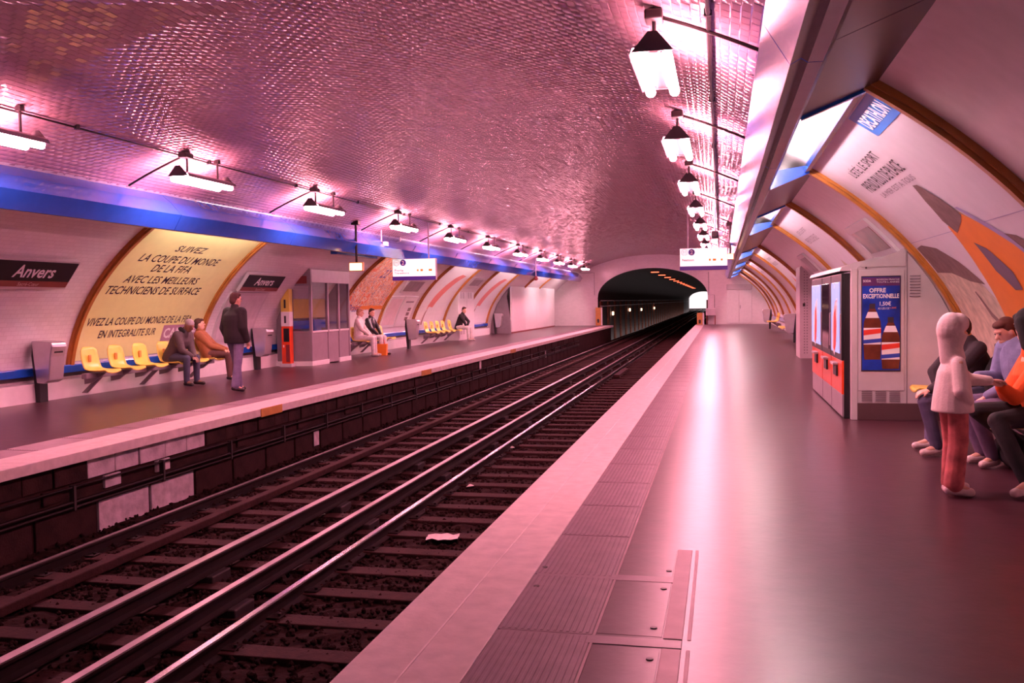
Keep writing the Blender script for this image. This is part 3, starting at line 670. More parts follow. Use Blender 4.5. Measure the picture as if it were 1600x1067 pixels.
# ================================================================== HANGING FLUORESCENT LAMPS
LY = [8.55, 12.7, 17.1, 21.8, 26.3, 30.7, 35.4, 40.0, 44.2, 48.4, 53.0]
RY = [7.85, 11.8, 15.9, 20.1, 24.3, 28.5, 32.7, 36.9, 41.1, 45.3, 49.5, 53.7]
def lamp(side, y, label):
    dxl = 3.55; x = CX+side*dxl; z = 3.36
    top = EZ+EB*math.sqrt(1-(dxl/EA)**2)
    t = empty('hanging_lamp', (x, y, z), label, 'lamp', 'lamps over the left platform' if side < 0 else 'lamps over the right platform')
    b = MB(); b.bbox(-.05, .05, -.62, .62, .035, .085, .012); b.sweep([(-.16, .03), (.16, .03), (.035, .18), (-.035, .18)], -.67, -.655); b.sweep([(-.16, .03), (.16, .03), (.035, .18), (-.035, .18)], .655, .67); b.build('housing', M_DARK, t)
    b = MB(); q_ = side; b.add([(-.16*q_, -.66, .065), (.05*q_, -.66, .065), (.05*q_, .66, .065), (-.16*q_, .66, .065), (-.09*q_, -.66, .10), (.04*q_, -.66, .10), (.04*q_, .66, .10), (-.09*q_, .66, .10)], [(0, 1, 2, 3), (4, 5, 6, 7), (0, 1, 5, 4), (1, 2, 6, 5), (2, 3, 7, 6), (3, 0, 4, 7)]); b.sweep([(-.155*q_, .065), (-.165*q_, .065), (-.182*q_, .015), (-.172*q_, .015)], -.66, .66); b.build('reflector', M_GREY, t)
    for sx in (-1, 1): MB().tube([(sx*.105, -.62, .0), (sx*.105, .62, .0)], .045, 10).build('tube', M_LAMP, t, True)
    for yy_ in (-.42, .42) if side < 0 else (-.45,):
        b = MB(); b.tube([(0, yy_, .08), (0, yy_, top-z)], .016, 8); b.tube([(0, yy_, top-z-.06), (0, yy_, top-z)], .05, 8); b.build('hanger', M_DARK, t)
    # arm across to the trough
    pts = [(side*(d-dxl), -.45, EZ+EB*math.sqrt(1-(d/EA)**2)-z-.05) for d in np.linspace(dxl, 4.5, 8)]
    MB().tube(pts, .016, 6).build('arm', M_RUST, t)
    b = MB(); b.bbox(-.07, .07, -.55, -.35, top-z-.10, top-z-.02, .015); b.build('junction_box', M_DARK, t)
for k, y in enumerate(LY): lamp(-1, y, '%s hanging fluorescent lamp over the left platform, counted from the viewer' % ORD[k])
for k, y in enumerate(RY): lamp(1, y, '%s hanging fluorescent lamp over the right platform, counted from the viewer' % ORD[k])
q = onE(1108, 60); d_ = q[0]-CX
for side, dd_, lab in ((1, d_, 'dark conduit along the vault beside the right lighting trough'), (-1, 3.62, 'dark cable along the vault above the left row of lamps')):
    z = EZ+EB*math.sqrt(1-(dd_/EA)**2)-.03; t = empty('ceiling_conduit', (CX+side*dd_, 20, z), lab, 'conduit'); MB().tube([(0, -17, 0), (0, 37, 0)], .02 if side > 0 else .012, 6).build('pipe', M_RUST, t)
    for k in range(18): MB().bbox(-.03, .03, -16+k*3-.02, -16+k*3+.02, -.02, .04, .005).build('clip', M_DARK, t)

# ================================================================== HANGING SIGNS
M_SINK = mat('sign_ink', (.40, .14, .22), .5, var=0)
def hang_sign(pxl, pxr, pyt, pyb, Y, lines, label):
    a, c = onY(pxl, pyt, Y), onY(pxr, pyb, Y); x0, x1, z1, z0 = a[0], c[0], a[2], c[2]
    xc, w, h = (x0+x1)/2, x1-x0, z1-z0; t = empty('direction_sign', (xc, Y, z0), label, 'sign')
    MB().bbox(-w/2, w/2, -.0, .14, 0, h, .008).build('case', M_WHITE, t); MB().box(-w/2+.01, w/2-.01, -.008, 0, h*.19, h-.01).build('face', M_SIGNL, t); MB().box(-w/2, w/2, -.010, 0, 0.0, h*.18).build('blue_band', M_PURP, t)
    for sx in (-.33, .33):
        zt = EZ+EB*math.sqrt(max(0, 1-((xc+sx*w-CX)/EA)**2))-z0; MB().tube([(sx*w, .07, h), (sx*w, .07, zt)], .018, 6).build('hanger', M_LGREY, t)
    pp = lambda nm, g, u, v, m: plane_print(nm, g, (u*w, -.012, v*h), (1, 0, 0), (0, 0, 1), m, t)
    pp('number_disc', circle_geo(h*.15), -.25, .82, M_PURP); plane_print('number', fit_text('2', h*.12, h*.19, bold=.02), (-.25*w, -.015, .82*h), (1, 0, 0), (0, 0, 1), M_WPOST, t)
    ri = [(h*.15*math.cos(2*PI*k/24), h*.15*math.sin(2*PI*k/24)) for k in range(24)]+[(h*.125*math.cos(2*PI*k/24), h*.125*math.sin(2*PI*k/24)) for k in range(24)]
    pp('metro_ring', (ri, [(k, (k+1) % 24, 24+(k+1) % 24, 24+k) for k in range(24)]), -.40, .82, M_SINK); pp('metro_letter', fit_text('M', h*.13, h*.14), -.40, .82, M_SINK)
    for k, l in enumerate(lines): pp('lettering', fit_text(l, len(l)*h*.09, h*.13, bold=.02), -.45+len(l)*h*.045/w, .47-k*.14, M_SINK)
    M_DOT = mat('orange_dots', (.9, .35, .05), .5, var=0, emit=(1, .3, .02), estr=.25)
    for u in ((.09, .17, .19, .36, .40) if len(lines) > 1 else (.13, .21, .24, .38)): pp('indicator', rect_geo(-h*.045, h*.045, -h*.05, h*.05), u, .46, M_DOT)
hang_sign(613, 681, 405, 437, 24.2, ['Porte', 'Dauphine'], 'white hanging line 2 sign over the left platform')
hang_sign(1062, 1137, 388.5, 421, 23.5, ['Nation'], 'white hanging line 2 sign over the right platform')
# lit exit signs
def exit_sign(px0, px1, py0, py1, Y, label, pole=True):
    a, c = onY(px0, py0, Y), onY(px1, py1, Y); w, h = c[0]-a[0], a[2]-c[2]; xc = (a[0]+c[0])/2
    t = empty('exit_sign', (xc, Y, c[2]), label, 'sign'); MB().bbox(-w/2, w/2, 0, .10, 0, h, .01).build('case', M_OCHRE, t); MB().box(-w/2+.02, w/2-.02, -.006, 0, .02, h-.02).build('lit_face', M_EXITL, t)
    zt = EZ+EB*math.sqrt(max(0, 1-((xc-CX)/EA)**2))-c[2]; b = MB(); b.tube([(0, .05, h), (0, .05, zt-.03)], .028, 8); b.bbox(-.09, .09, -.03, .13, zt-.08, zt+.02, .01); b.build('pole', M_RUST, t)
exit_sign(545, 567, 410, 423.5, 20.5, 'small lit orange exit sign hung beside the left trough')
exit_sign(1135, 1147, 396, 405.5, 24.6, 'small lit orange exit sign behind the right hanging sign')
def cctv(px, py, Y, label):
    a = onY(px, py, Y); t = empty('security_camera', tuple(a), label, 'camera'); zt = EZ+EB*math.sqrt(max(0, 1-((a[0]-CX)/EA)**2))-a[2]
    MB().tube([(0, 0, .05), (0, 0, zt)], .02, 8).build('stem', M_LGREY, t); MB().bbox(-.07, .07, -.12, .12, -.10, .05, .02).build('body', M_BLACK, t); b = MB(); b.tube([(0, -.12, -.03), (0, -.17, -.03)], .035, 10); b.build('lens', M_DARK, t)
    MB().bbox(.07, .16, -.1, .1, -.06, .05, .015).build('side_box', M_WHITE, t)
cctv(596, 381, 22.5, 'small dark camera on a white stem above the left platform'); cctv(1117, 365, 20.0, 'small dark camera on a stem above the right platform')
t0 = onY(837.5, 434, 42); t = empty('loudspeaker', tuple(t0), 'small round loudspeaker on a thin stem near the left tunnel end', 'loudspeaker')
zt = EZ+EB*math.sqrt(max(0, 1-((t0[0]-CX)/EA)**2))-t0[2]; MB().tube([(0, 0, .05), (0, 0, zt)], .02, 8).build('stem', M_LGREY, t); MB().tube([(0, 0, -.12), (0, 0, -.05), (0, 0, .08)], .1, 12, rs=[.06, .11, .05]).build('horn', M_MAROON, t, True)
# yellow plates on the left platform nosing
for k, (xa, xb, y) in enumerate(((408, 441, 634), (659, 674, 577), (798, 806, 547))):
    a, c = onX(xa, y, XL+.01), onX(xb, y, XL+.01); o = MB().bbox(0, .012, 0, abs(c[1]-a[1]), -.118, .006, .003).build('nosing_plate', M_OCHRE, loc=(XL+.001, a[1], 0)); setp(o, ['near yellow plate fixed to the left platform edge', 'middle yellow plate fixed to the left platform edge', 'far yellow plate fixed to the left platform edge'][k], 'plate')
for k, (px_, py_) in enumerate(((495, 683), (751, 570), (853, 553))):
    a = onX(px_, py_, XL-.1); o = MB().bbox(0, .012, -.10, .10, -.14, .14, .004).build('number_plate', M_LIME, loc=(XL-.115, a[1], max(-.75, a[2]))); setp(o, '%s small pale plate on the wall below the left platform, from the viewer' % ORD[k], 'plate')

# ================================================================== SEATS
def seat_mesh():
    prof = [(-.06, .86), (-.05, .80), (-.035, .70), (-.015, .60), (.015, .52), (.07, .465), (.15, .445), (.26, .44), (.36, .445), (.43, .45), (.46, .435), (.465, .41)]
    wid = [.17, .205, .22, .225, .225, .225, .225, .225, .22, .205, .195, .19]; n = 9; top = []; bot = []
    for (x, z), w in zip(prof, wid):
        for j in range(n):
            u = j/(n-1)*2-1; lift = .035*u*u
            if z > .5: top.append((x+lift, u*w, z-(.03*u**4 if z > .84 else 0)))
            else: top.append((x, u*w, z+lift*.8))
    m = len(prof)
    for i, (x, z) in enumerate(prof):
        a = prof[max(0, i-1)]; c = prof[min(m-1, i+1)]; d = Vector((c[0]-a[0], c[1]-a[1])).normalized(); nx, nz = d.y, -d.x
        for j in range(n): v = top[i*n+j]; bot.append((v[0]+nx*.012, v[1], v[2]+nz*.012))
    b = MB(); vs = top+bot; N = m*n
    fs = [(i*n+j, i*n+j+1, (i+1)*n+j+1, (i+1)*n+j) for i in range(m-1) for j in range(n-1)]
    fs += [tuple(N+k for k in f)[::-1] for f in fs]
    for i in range(m-1): fs += [(i*n, (i+1)*n, N+(i+1)*n, N+i*n), (i*n+n-1, N+i*n+n-1, N+(i+1)*n+n-1, (i+1)*n+n-1)]
    for j in range(n-1): fs += [(j, N+j, N+j+1, j+1), ((m-1)*n+j, (m-1)*n+j+1, N+(m-1)*n+j+1, N+(m-1)*n+j)]
    b.add(vs, fs); return b
SEAT = None
def seat(x, y, rz, label, group):
    global SEAT
    t = empty('shell_seat', (x, y, 0), label, 'seat', group, rz)
    if SEAT is None:
        a = seat_mesh().build('shell', M_YEL, t, True)
        b = MB(); b.add([(-.10, -.03, .36), (.30, -.03, .425), (.05, -.03, .25), (-.10, -.03, .22), (-.10, .03, .36), (.30, .03, .425), (.05, .03, .25), (-.10, .03, .22)], [(0, 1, 2, 3), (4, 7, 6, 5), (0, 4, 5, 1), (1, 5, 6, 2), (2, 6, 7, 3), (3, 7, 4, 0)])
        k = b.build('bracket', M_GREY, t)
        c = MB().bbox(-.015, .012, -.03, .03, .60, .72, .01).build('hand_slot', M_OCHRE, t)
        SEAT = (a, k, c)
    else:
        for p in SEAT: link(p.copy(), t)
def bench(x, y0, y1, side, label):
    t = empty('seat_beam', (x, (y0+y1)/2, 0), label, 'seat support'); h = (y1-y0)/2
    MB().bbox(-.05, .05, -h, h, .33, .42, .012).build('beam', M_GREY, t)
    for y in (-h*.8, 0, h*.8):
        b = MB(); b.add([(-side*0-.04, y-.03, .33), (.04, y-.03, .33), (side*.30+.04, y-.03, .06), (side*.30-.04, y-.03, .06), (-.04, y+.03, .33), (.04, y+.03, .33), (side*.30+.04, y+.03, .06), (side*.30-.04, y+.03, .06)], [(0, 1, 2, 3), (4, 7, 6, 5), (0, 4, 5, 1), (1, 5, 6, 2), (2, 6, 7, 3), (3, 7, 4, 0)]); b.build('strut', M_GREY, t)
def seat_row(x, ys_, side, where, group):
    bench(x+(.10 if side < 0 else -.10), ys_[0]-.3, ys_[-1]+.3, side, 'grey steel beam carrying the %s' % where)
    for k, y in enumerate(ys_): seat(x, y, 0 if side < 0 else PI, 'yellow shell seat, %s from the viewer in the %s' % (ORD[k], where), where)
seat_row(-10.50, [13.82, 14.52, 15.22, 15.98, 16.62, 17.25], -1, 'seat row under the yellow poster', 'g')
seat_row(-10.50, [25.45, 26.15, 26.85, 27.6], -1, 'seat row under the collage poster', 'g')
seat_row(-10.50, [32.3, 33.0, 33.7, 34.4, 35.3], -1, 'seat row under the red figure poster', 'g')
seat_row(2.60, [8.15, 9.1, 9.9, 10.6, 11.35], 1, 'near seat row on the right platform', 'g')
seat_row(2.56, [34.2, 34.9, 35.6, 36.3], 1, 'middle seat row on the right platform', 'g')
seat_row(2.56, [44.0, 44.7, 45.4], 1, 'far seat row on the right platform', 'g')

# ================================================================== BINS
def litter_bin(x, y, side, label):
    t = empty('litter_bin', (x, y, 0), label, 'bin', 'silver litter bins', 0 if side < 0 else PI)
    # post on the wall side, hood-shaped steel body facing the platform
    b = MB(); b.sweep([(-.03, 0), (.05, 0), (.05, .32), (.02, .62), (-.02, .98), (-.07, .98), (-.09, .75), (-.06, .4)], -.09, .09); b.build('post', M_BLACK, t)
    prof = [(.055, .32), (.20, .31), (.29, .36), (.31, .50), (.33, .74), (.37, .90), (.36, .96), (.30, .985), (-.02, 1.0), (-.02, .98), (.02, .62)]
    b = MB(); b.sweep(prof, -.17, .17); o = b.build('body', M_CHROME, t); md = o.modifiers.new('b', 'BEVEL'); md.width = .02; md.segments = 2
    b = MB(); b.box(.30, .352, -.10, .10, .80, .88); b.build('opening', M_BLACK, t)
litter_bin(-10.80, 13.0, -1, 'silver litter bin left of the yellow seats, nearest on the left platform')
litter_bin(-10.80, 20.2, -1, 'silver litter bin behind the walking man')
litter_bin(-10.28, 29.7, -1, 'silver litter bin between the collage and red figure posters')
litter_bin(-10.66, 43.6, -1, 'silver litter bin beside the white enclosure near the left tunnel end')
litter_bin(2.44, 33.0, 1, 'silver litter bin beyond the perforated column on the right platform')
litter_bin(2.38, 48.3, 1, 'small far silver litter bin near the end of the right platform')

# ================================================================== GLAZED BOOTH (left platform)
def booth():
    x0, x1, y0, y1, h = -10.95, -9.90, 21.32, 23.75, 2.44
    t = empty('ticket_booth', ((x0+x1)/2, (y0+y1)/2, 0), 'grey metal glazed booth on the left platform', 'booth'); ox, oy = (x0+x1)/2, (y0+y1)/2
    bx = lambda nm, a, b_, c, d, e, f, m, p=t, bev=.008: MB().bbox(a-ox, b_-ox, c-oy, d-oy, e, f, bev).build(nm, m, p)
    pl = bx('plinth', x0, x1+.02, y0-.02, y0+1.0, 0, .12, M_WHITE); bx('plinth', x0, x1+.02, y1-.75, y1+.02, 0, .12, M_WHITE)
    for (px_, py_) in ((x1-.06, y0), (x1-.06, y0+.98), (x1-.06, y0+1.68), (x1-.06, y1-.06)): bx('corner_post', px_, px_+.07, py_, py_+.07, .12, 2.12, M_GREY)
    bx('corner_post', -10.46, -10.40, y0, y0+.06, .12, 2.0, M_GREY)
    for a, c in ((y0+.07, y0+.98), (y0+1.05, y0+1.68), (y0+1.75, y1-.06)):
        p = bx('lower_panel', x1-.045, x1-.01, a, c, .10 if a < y0+1 or a > y0+1.7 else .03, .82, M_GREY); bx('mid_rail', x1-.06, x1+.005, a, c, .82, .87, M_LGREY)
        bx('window_pane', x1-.035, x1-.025, a, c, .87, 2.08, M_GLASS, bev=.002)
    bx('lower_panel', -10.40, x1-.06, y0+.01, y0+.045, .12, .82, M_GREY); bx('mid_rail', -10.40, x1-.06, y0, y0+.06, .82, .87, M_GREY)
    bx('window_pane', -10.40, x1-.06, y0+.02, y0+.03, .87, 1.98, M_GLASS, bev=.002)
    bx('side_panel', x0+.1, -10.46, y0+.02, y0+.05, .12, 1.75, M_GREY)
    # far side and back
    bx('rear_panel', x0+.1, x1-.06, y1-.05, y1-.01, .12, 2.1, M_GREY)
    # fascia with raking top that follows the vault
    b = MB(); pr = [(-10.55-ox, 2.0), (x1+.01-ox, 2.0), (x1+.01-ox, 2.40), (-10.02-ox, 2.46), (-10.25-ox, 2.28)]
    b.sweep(pr, y0-.01-oy, y0+.05-oy); b.build('end_fascia', M_GREY, t)
    bx('front_fascia', x1-.05, x1+.012, y0+.05, y1+.01, 2.08, 2.40, M_LGREY)
    bx('dark_transom', -10.33, x1-.09, y0-.022, y0-.012, 2.05, 2.24, M_MAROON)
    b = MB(); b.sweep([(-10.5-ox, 2.10), (x1-ox, 2.38), (x1-ox, 2.41), (-10.5-ox, 2.13)], y0+.05-oy, y1-oy); b.build('roof', M_GREY, t)
    bx('yellow_board', -10.60, -10.57, y0+.3, y1-.1, 1.18, 1.78, M_YEL); bx('blue_board', -10.60, -10.57, y0+.3, y1-.1, .90, 1.12, M_BLUE)
    bx('counter', -10.4, x1-.1, y0+.2, y1-.2, .78, .82, M_LGREY)
    bx('chair_back', -10.5, -10.42, y0+1.3, y0+1.75, .55, 1.15, M_BLUE, bev=.03)
booth()
t = empty('ticket_machine', (-10.48, 21.18, 0), 'narrow yellow, white and red ticket machine against the glazed booth', 'ticket machine')
MB().bbox(-.115, .115, -.10, .08, .08, 1.0, .01).build('red_base', M_RED, t); MB().bbox(-.115, .115, -.10, .08, 1.0, 1.36, .006).build('white_panel', M_WPOST, t); MB().bbox(-.115, .115, -.10, .08, 1.36, 1.92, .01).build('yellow_panel', M_YEL, t)
for z0, z1 in ((1.45, 1.66), (1.08, 1.26)): MB().bbox(-.03, .02, -.108, -.098, z0, z1, .003).build('slot', M_INK, t)
MB().bbox(-.055, .095, -.108, -.098, .62, .95, .003).build('dark_screen', M_BLACK, t); MB().bbox(.0, .10, -.108, -.098, .12, .55, .003).build('dark_door', M_MAROON, t); MB().bbox(-.07, -.045, -.112, -.098, .48, .54, .004).build('white_button', M_WPOST, t); MB().bbox(-.16, .16, -.14, .10, 0, .08, .006).build('foot', M_LGREY, t)
# white enclosure and cabinets
t = empty('white_enclosure', (-10.03, 50, 0), 'long plain white enclosure against the left wall before the tunnel', 'enclosure')
pr = [(-.80, 0), (.02, 0), (.0, .5), (-.10, 1.2), (-.17, 1.85), (-.08, 2.25), (.0, 2.30), (.35, 2.36), (.35, 2.38), (-.6, 2.38)]
b = MB(); b.sweep([(.0, 0), (-.02, .5), (-.12, 1.3), (-.20, 1.8), (-.08, 2.26), *[(CX-arc(s_of_z(z))[0]+10.03+.02, z) for z in (2.26, 2.1, 1.8, 1.4, .9, .4, .01)]], -5.78, -5.70); b.build('end_panel', M_GREY, t)
for k in range(4):
    a = -5.69+k*3.1; MB().sweep([(-.05, .07), (.03, .07), (.03, 2.28), (-.02, 2.30), (-.05, 2.30)], a, min(a+3.09, 6.3)).build('front_panel', M_WHITE, t)
MB().box(-.05, .035, -5.69, 6.3, 0, .07).build('kick_strip', M_MAROON, t); MB().box(-.05, .02, -5.69, 6.3, 2.28, 2.31).build('top', M_WHITE, t)
t = empty('equipment_cabinet', (-10.6, 37.4, 0), 'white metal cabinet with vents between the two red figure posters', 'cabinet')
MB().bbox(-.42, .22, -1.2, 1.2, .0, 2.08, .01).build('body', M_WHITE, t)
for a, c in ((-1.16, -.02), (.02, 1.16)):
    d = MB().bbox(.22, .24, a, c, .06, 2.04, .006).build('door', M_WHITE, t)
    for z in (.25, 1.72):
        for q in (.18, .55):
            for k in range(5): MB().box(.238, .248, a+q, a+q+.22, z+k*.05, z+k*.05+.022).build('vent_slot', M_GREY, d)

# ================================================================== DRINKS MACHINES (right platform)
M_ADB = mat('deep_blue_print', (.010, .045, .42), .3, var=.75, scale=3)
M_COLA = mat('cola_print', (.14, .03, .015), .3, var=.4, scale=8); M_PW = mat('print_white', (.85, .8, .82), .4, var=0)
M_PRED = mat('print_red', (.75, .05, .03), .4, var=0); M_PBLUE = mat('print_blue', (.03, .06, .42), .4, var=0)
M_FRONT = mat('lit_blue_front', (.10, .18, .6), .25, var=.5, scale=3, emit=(.55, .55, 1.0), estr=.7)
vx, vy = 1.57, 12.0
U = empty('vending_housing', (vx+.3, vy, 0), 'pale grey housing around three drinks machines with a blue bottle advert', 'vending housing')
lx = lambda x: x-(vx+.3)
def ub(nm, x0, x1, y0, y1, z0, z1, m, p=U, bev=.006): return MB().bbox(lx(x0), lx(x1), y0, y1, z0, z1, bev).build(nm, m, p)
# side wall following the vault
s_ = np.linspace(s_of_z(.02), s_of_z(2.08), 14); edge = [(lx(CX+arc(s)[0]-.012), arc(s)[1]) for s in s_]
b = MB(); b.sweep([(lx(1.57), 0), *[(x, z) for x, z in edge], (lx(1.60), 1.86), (lx(1.57), 1.84)], 0, .05); b.build('side_wall', M_LGREY, U)
ub('side_panel', 1.63, 2.16, -.012, .0, .36, 1.83, M_LGREY); ub('front_pillar', 1.55, 1.625, -.015, .10, 0, 1.86, M_LGREY)
b = MB(); b.sweep([(lx(1.66), 1.87), (lx(2.17), 1.87), (lx(2.17), 2.055), (lx(1.66), 1.905)], -.014, 0); b.build('top_panel', M_LGREY, U)
ub('dark_base', 1.60, 2.9, -.014, 0, .0, .21, mat('dark_skirting', (.10, .05, .055), .4)); ub('seam', 2.185, 2.195, -.006, .002, .2, 2.05, M_GREY, bev=.001)
for x in (1.67, 1.83, 1.99):
    for k in range(6): ub('vent_slot', x, x+.12, -.018, -.011, .235+k*.022, .245+k*.022, M_GREY, bev=.001)
for k in range(8): ub('vent_slot', 2.22, 2.34, -.010, .0, 1.50+k*.035, 1.515+k*.035, M_GREY, bev=.001)
MB().tube([(lx(1.72), -.02, 1.86), (lx(1.72), -.012, 1.86)], .012, 8).build('lock', M_DARK, U)
A = ub('advert_panel', 1.665, 2.115, -.024, -.010, .60, 1.76, M_INK, bev=.003)
def ad(nm, g, x, z, m, d): return plane_print(nm, g, (lx(x), -.026-d, z), (1, 0, 0), (0, 0, 1), m, A)
ad('advert_sheet', rect_geo(-.215, .215, -.565, .565), 1.89, 1.18, M_ADB, 0)
ad('top_strip', rect_geo(-.215, .215, -.10, .0), 1.89, 1.74, mat('plum_print', (.13, .03, .14), .3, var=.2), .001)
ad('lettering', fit_text('OFFRE', .19, .055, bold=.03), 1.85, 1.585, M_PW, .002); ad('lettering', fit_text('EXCEPTIONNELLE', .41, .055, bold=.03), 1.89, 1.515, M_PW, .002)
ad('lettering', fit_text('1,50€', .13, .06, bold=.02), 1.94, 1.42, M_PW, .002); ad('lettering', fit_text('AU LIEU DE', .13, .025), 1.92, 1.365, M_PW, .002); ad('lettering', fit_text('1,80€', .07, .025), 2.03, 1.37, M_ORANGE, .002)
ad('small_lettering', fit_text('BOISSON FRAICHE', .26, .02), 1.97, 1.715, M_PW, .002); ad('small_lettering', fit_text('TOUTE L ANNEE', .26, .02), 1.97, 1.685, M_PW, .002); ad('small_logo', fit_text('SODA', .09, .03, bold=.03), 1.73, 1.70, M_PW, .002)
def bottle(x, z, s, cut=None):
    o = [(-.10, -.30), (.10, -.30), (.11, -.10), (.095, .0), (.11, .10), (.105, .20), (.06, .32), (.032, .38), (.032, .43), (-.032, .43), (-.032, .38), (-.06, .32), (-.105, .20), (-.11, .10), (-.095, 0), (-.11, -.10)]
    lo = -(z-.63)/s; o = [(a*s, max(b_, lo)*s) for a, b_ in o]
    ad('bottle_print', poly_geo(o, .05), x, z, M_COLA, .003)
    ad('bottle_neck', poly_geo([(-.085*s, .25*s), (.085*s, .25*s), (.055*s, .33*s), (-.055*s, .33*s)], .05), x, z, M_PW, .004); ad('bottle_cap', rect_geo(-.036*s, .036*s, .37*s, .44*s), x, z, M_INK, .004)
    ad('bottle_label', rect_geo(-.108*s, .108*s, -.10*s, .12*s), x, z, M_PW, .004); ad('label_red', poly_geo([(-.108*s, .02*s), (.108*s, .05*s), (.108*s, .11*s), (-.108*s, .09*s)]), x, z, M_PRED, .005); ad('label_blue', poly_geo([(-.108*s, -.09*s), (.108*s, -.07*s), (.108*s, -.02*s), (-.108*s, -.04*s)]), x, z, M_PBLUE, .005)
bottle(1.79, 1.02, .92); bottle(2.0, .84, .95)
# canopy over machines
b = MB(); b.sweep([(lx(1.42), 1.83), (lx(1.60), 1.83), (lx(2.25), 2.02), (lx(2.2), 2.06), (lx(1.60), 1.93), (lx(1.45), 1.88)], .05, 4.05); b.build('canopy', M_LGREY, U)
MB().box(lx(1.6), lx(2.6), 4.0, 4.05, 0, 1.9).build('end_wall', M_LGREY, U)
mach = [(.10, 1.22, 'nearest red drinks machine with a lit blue front', M_FRONT), (1.24, 2.36, 'middle red drinks machine with a dark glass front', mat('smoked_front', (.05, .035, .06), .08, var=.1)), (2.38, 3.95, 'farthest red drinks machine with a lit blue front', M_FRONT)]
for a, c, lab, fm in mach:
    t = empty('drinks_machine', (1.46, vy+(a+c)/2, 0), lab, 'vending machine', 'drinks machines in the housing'); h = (c-a)/2
    q = lambda nm, x0, x1, y0, y1, z0, z1, m, bev=.008, p=t: MB().bbox(x0, x1, y0, y1, z0, z1, bev).build(nm, m, p)
    q('body', .02, .85, -h, h, .0, 1.80, M_BLACK); q('base', .0, .05, -h+.01, h-.01, .02, .30, M_GREY); q('red_door', -.005, .05, -h+.01, h-.01, .30, .72, M_RED)
    q('black_frame', -.01, .05, -h+.01, h-.01, .72, 1.80, M_BLACK); q('front_panel', -.022, .0, -h+.16, h-.12, .80, 1.70, fm)
    if fm is M_FRONT:
        plane_print('can_print', poly_geo([(-.14, -.30), (.0, -.34), (.13, -.25), (.16, .0), (.05, .22), (-.10, .15)]), (-.026, 0, 1.15), (0, -1, 0), (0, 0, 1), M_PRED, t); plane_print('swirl_print', poly_geo([(-.3, -.3), (-.05, -.4), (.2, -.1), (.25, .35), (.0, .3), (-.28, .1)]), (-.024, 0, 1.15), (0, -1, 0), (0, 0, 1), M_PW, t)
    q('delivery_slot', -.03, .02, -.16, .16, .50, .64, M_BLACK); q('slot_lip', -.07, .0, -.17, .17, .64, .675, M_CHROME); q('coin_unit', -.02, .02, -h+.03, -h+.12, .85, 1.3, M_GREY)
# perforated column
t = empty('perforated_column', (2.05, 24.3, 0), 'pale perforated metal column beyond the drinks machines', 'column')
b = MB(); b.sweep([(-.13, 0), (.75, 0), (.72, .8), (.45, 1.6), (.13, 2.36), (-.08, 2.34), (-.13, 2.26)], 0, 1.2); b.build('body', M_LGREY, t)
for k in range(30):
    for x in (-.02, .045):
        z = .12+k*.07; MB().box(x-.013, x+.013, -.006, .002, z, z+.03).build('perforation', M_GREY, t)
MB().box(-.06, .0, -.02, 0, 1.30, 1.38).build('lock_box', M_DARK, t)

# ================================================================== PEOPLE
def caps_mesh(b, p0, p1, r0, r1, n=12):
    p0, p1 = Vector(p0), Vector(p1); d = (p1-p0); L = d.length
    d = d/L if L > 1e-6 else Vector((0, 0, 1)); up = Vector((0, 0, 1)) if abs(d.z) < .9 else Vector((1, 0, 0)); a = d.cross(up).normalized(); c = a.cross(d)
    rings = []
    for k in range(1, 5): t = -PI/2+PI/2*k/4; rings.append((p0+d*r0*math.sin(t), r0*math.cos(t)))
    for k in range(0, 4): t = PI/2*k/4; rings.append((p1+d*r1*math.sin(t), r1*math.cos(t)))
    vs = [p0-d*r0]; 
    for p, r in rings: vs += [p+(a*math.cos(2*PI*k/n)+c*math.sin(2*PI*k/n))*r for k in range(n)]
    vs.append(p1+d*r1); fs = [(0, 1+(k+1) % n, 1+k) for k in range(n)]
    for i in range(len(rings)-1):
        for k in range(n): fs.append((1+i*n+k, 1+i*n+(k+1) % n, 1+(i+1)*n+(k+1) % n, 1+(i+1)*n+k))
    e = 1+(len(rings)-1)*n; fs += [(e+k, e+(k+1) % n, len(vs)-1) for k in range(n)]
    b.add(vs, fs)
def ell_mesh(b, c, rad, R=None, n=16, m=10):
    c = Vector(c); vs = []; R = R or Matrix.Identity(3)
    for i in range(m+1):
        t = PI*i/m
        for k in range(n): vs.append(c+R@Vector((rad[0]*math.sin(t)*math.cos(2*PI*k/n), rad[1]*math.sin(t)*math.sin(2*PI*k/n), rad[2]*math.cos(t))))
    b.add(vs, [(i*n+k, (i+1)*n+k, (i+1)*n+(k+1) % n, i*n+(k+1) % n) for i in range(m) for k in range(n)])
def loft_mesh(b, st, side, n=20):
    """st: (centre, half width, half depth); rings square to the local spine"""
    vs = []; m = len(st)
    for i, (c, w, d) in enumerate(st):
        ax = (Vector(st[min(i+1, m-1)][0])-Vector(st[max(i-1, 0)][0])).normalized(); s_ = (side-ax*side.dot(ax)).normalized(); f_ = s_.cross(ax)
        for k in range(n):
            a = 2*PI*k/n; vs.append(Vector(c)+s_*(w*math.cos(a))+f_*(d*math.sin(a)))
    fs = [(i*n+k, i*n+(k+1) % n, (i+1)*n+(k+1) % n, (i+1)*n+k) for i in range(m-1) for k in range(n)]+[tuple(range(n))[::-1], tuple((m-1)*n+k for k in range(n))]
    b.add(vs, fs)
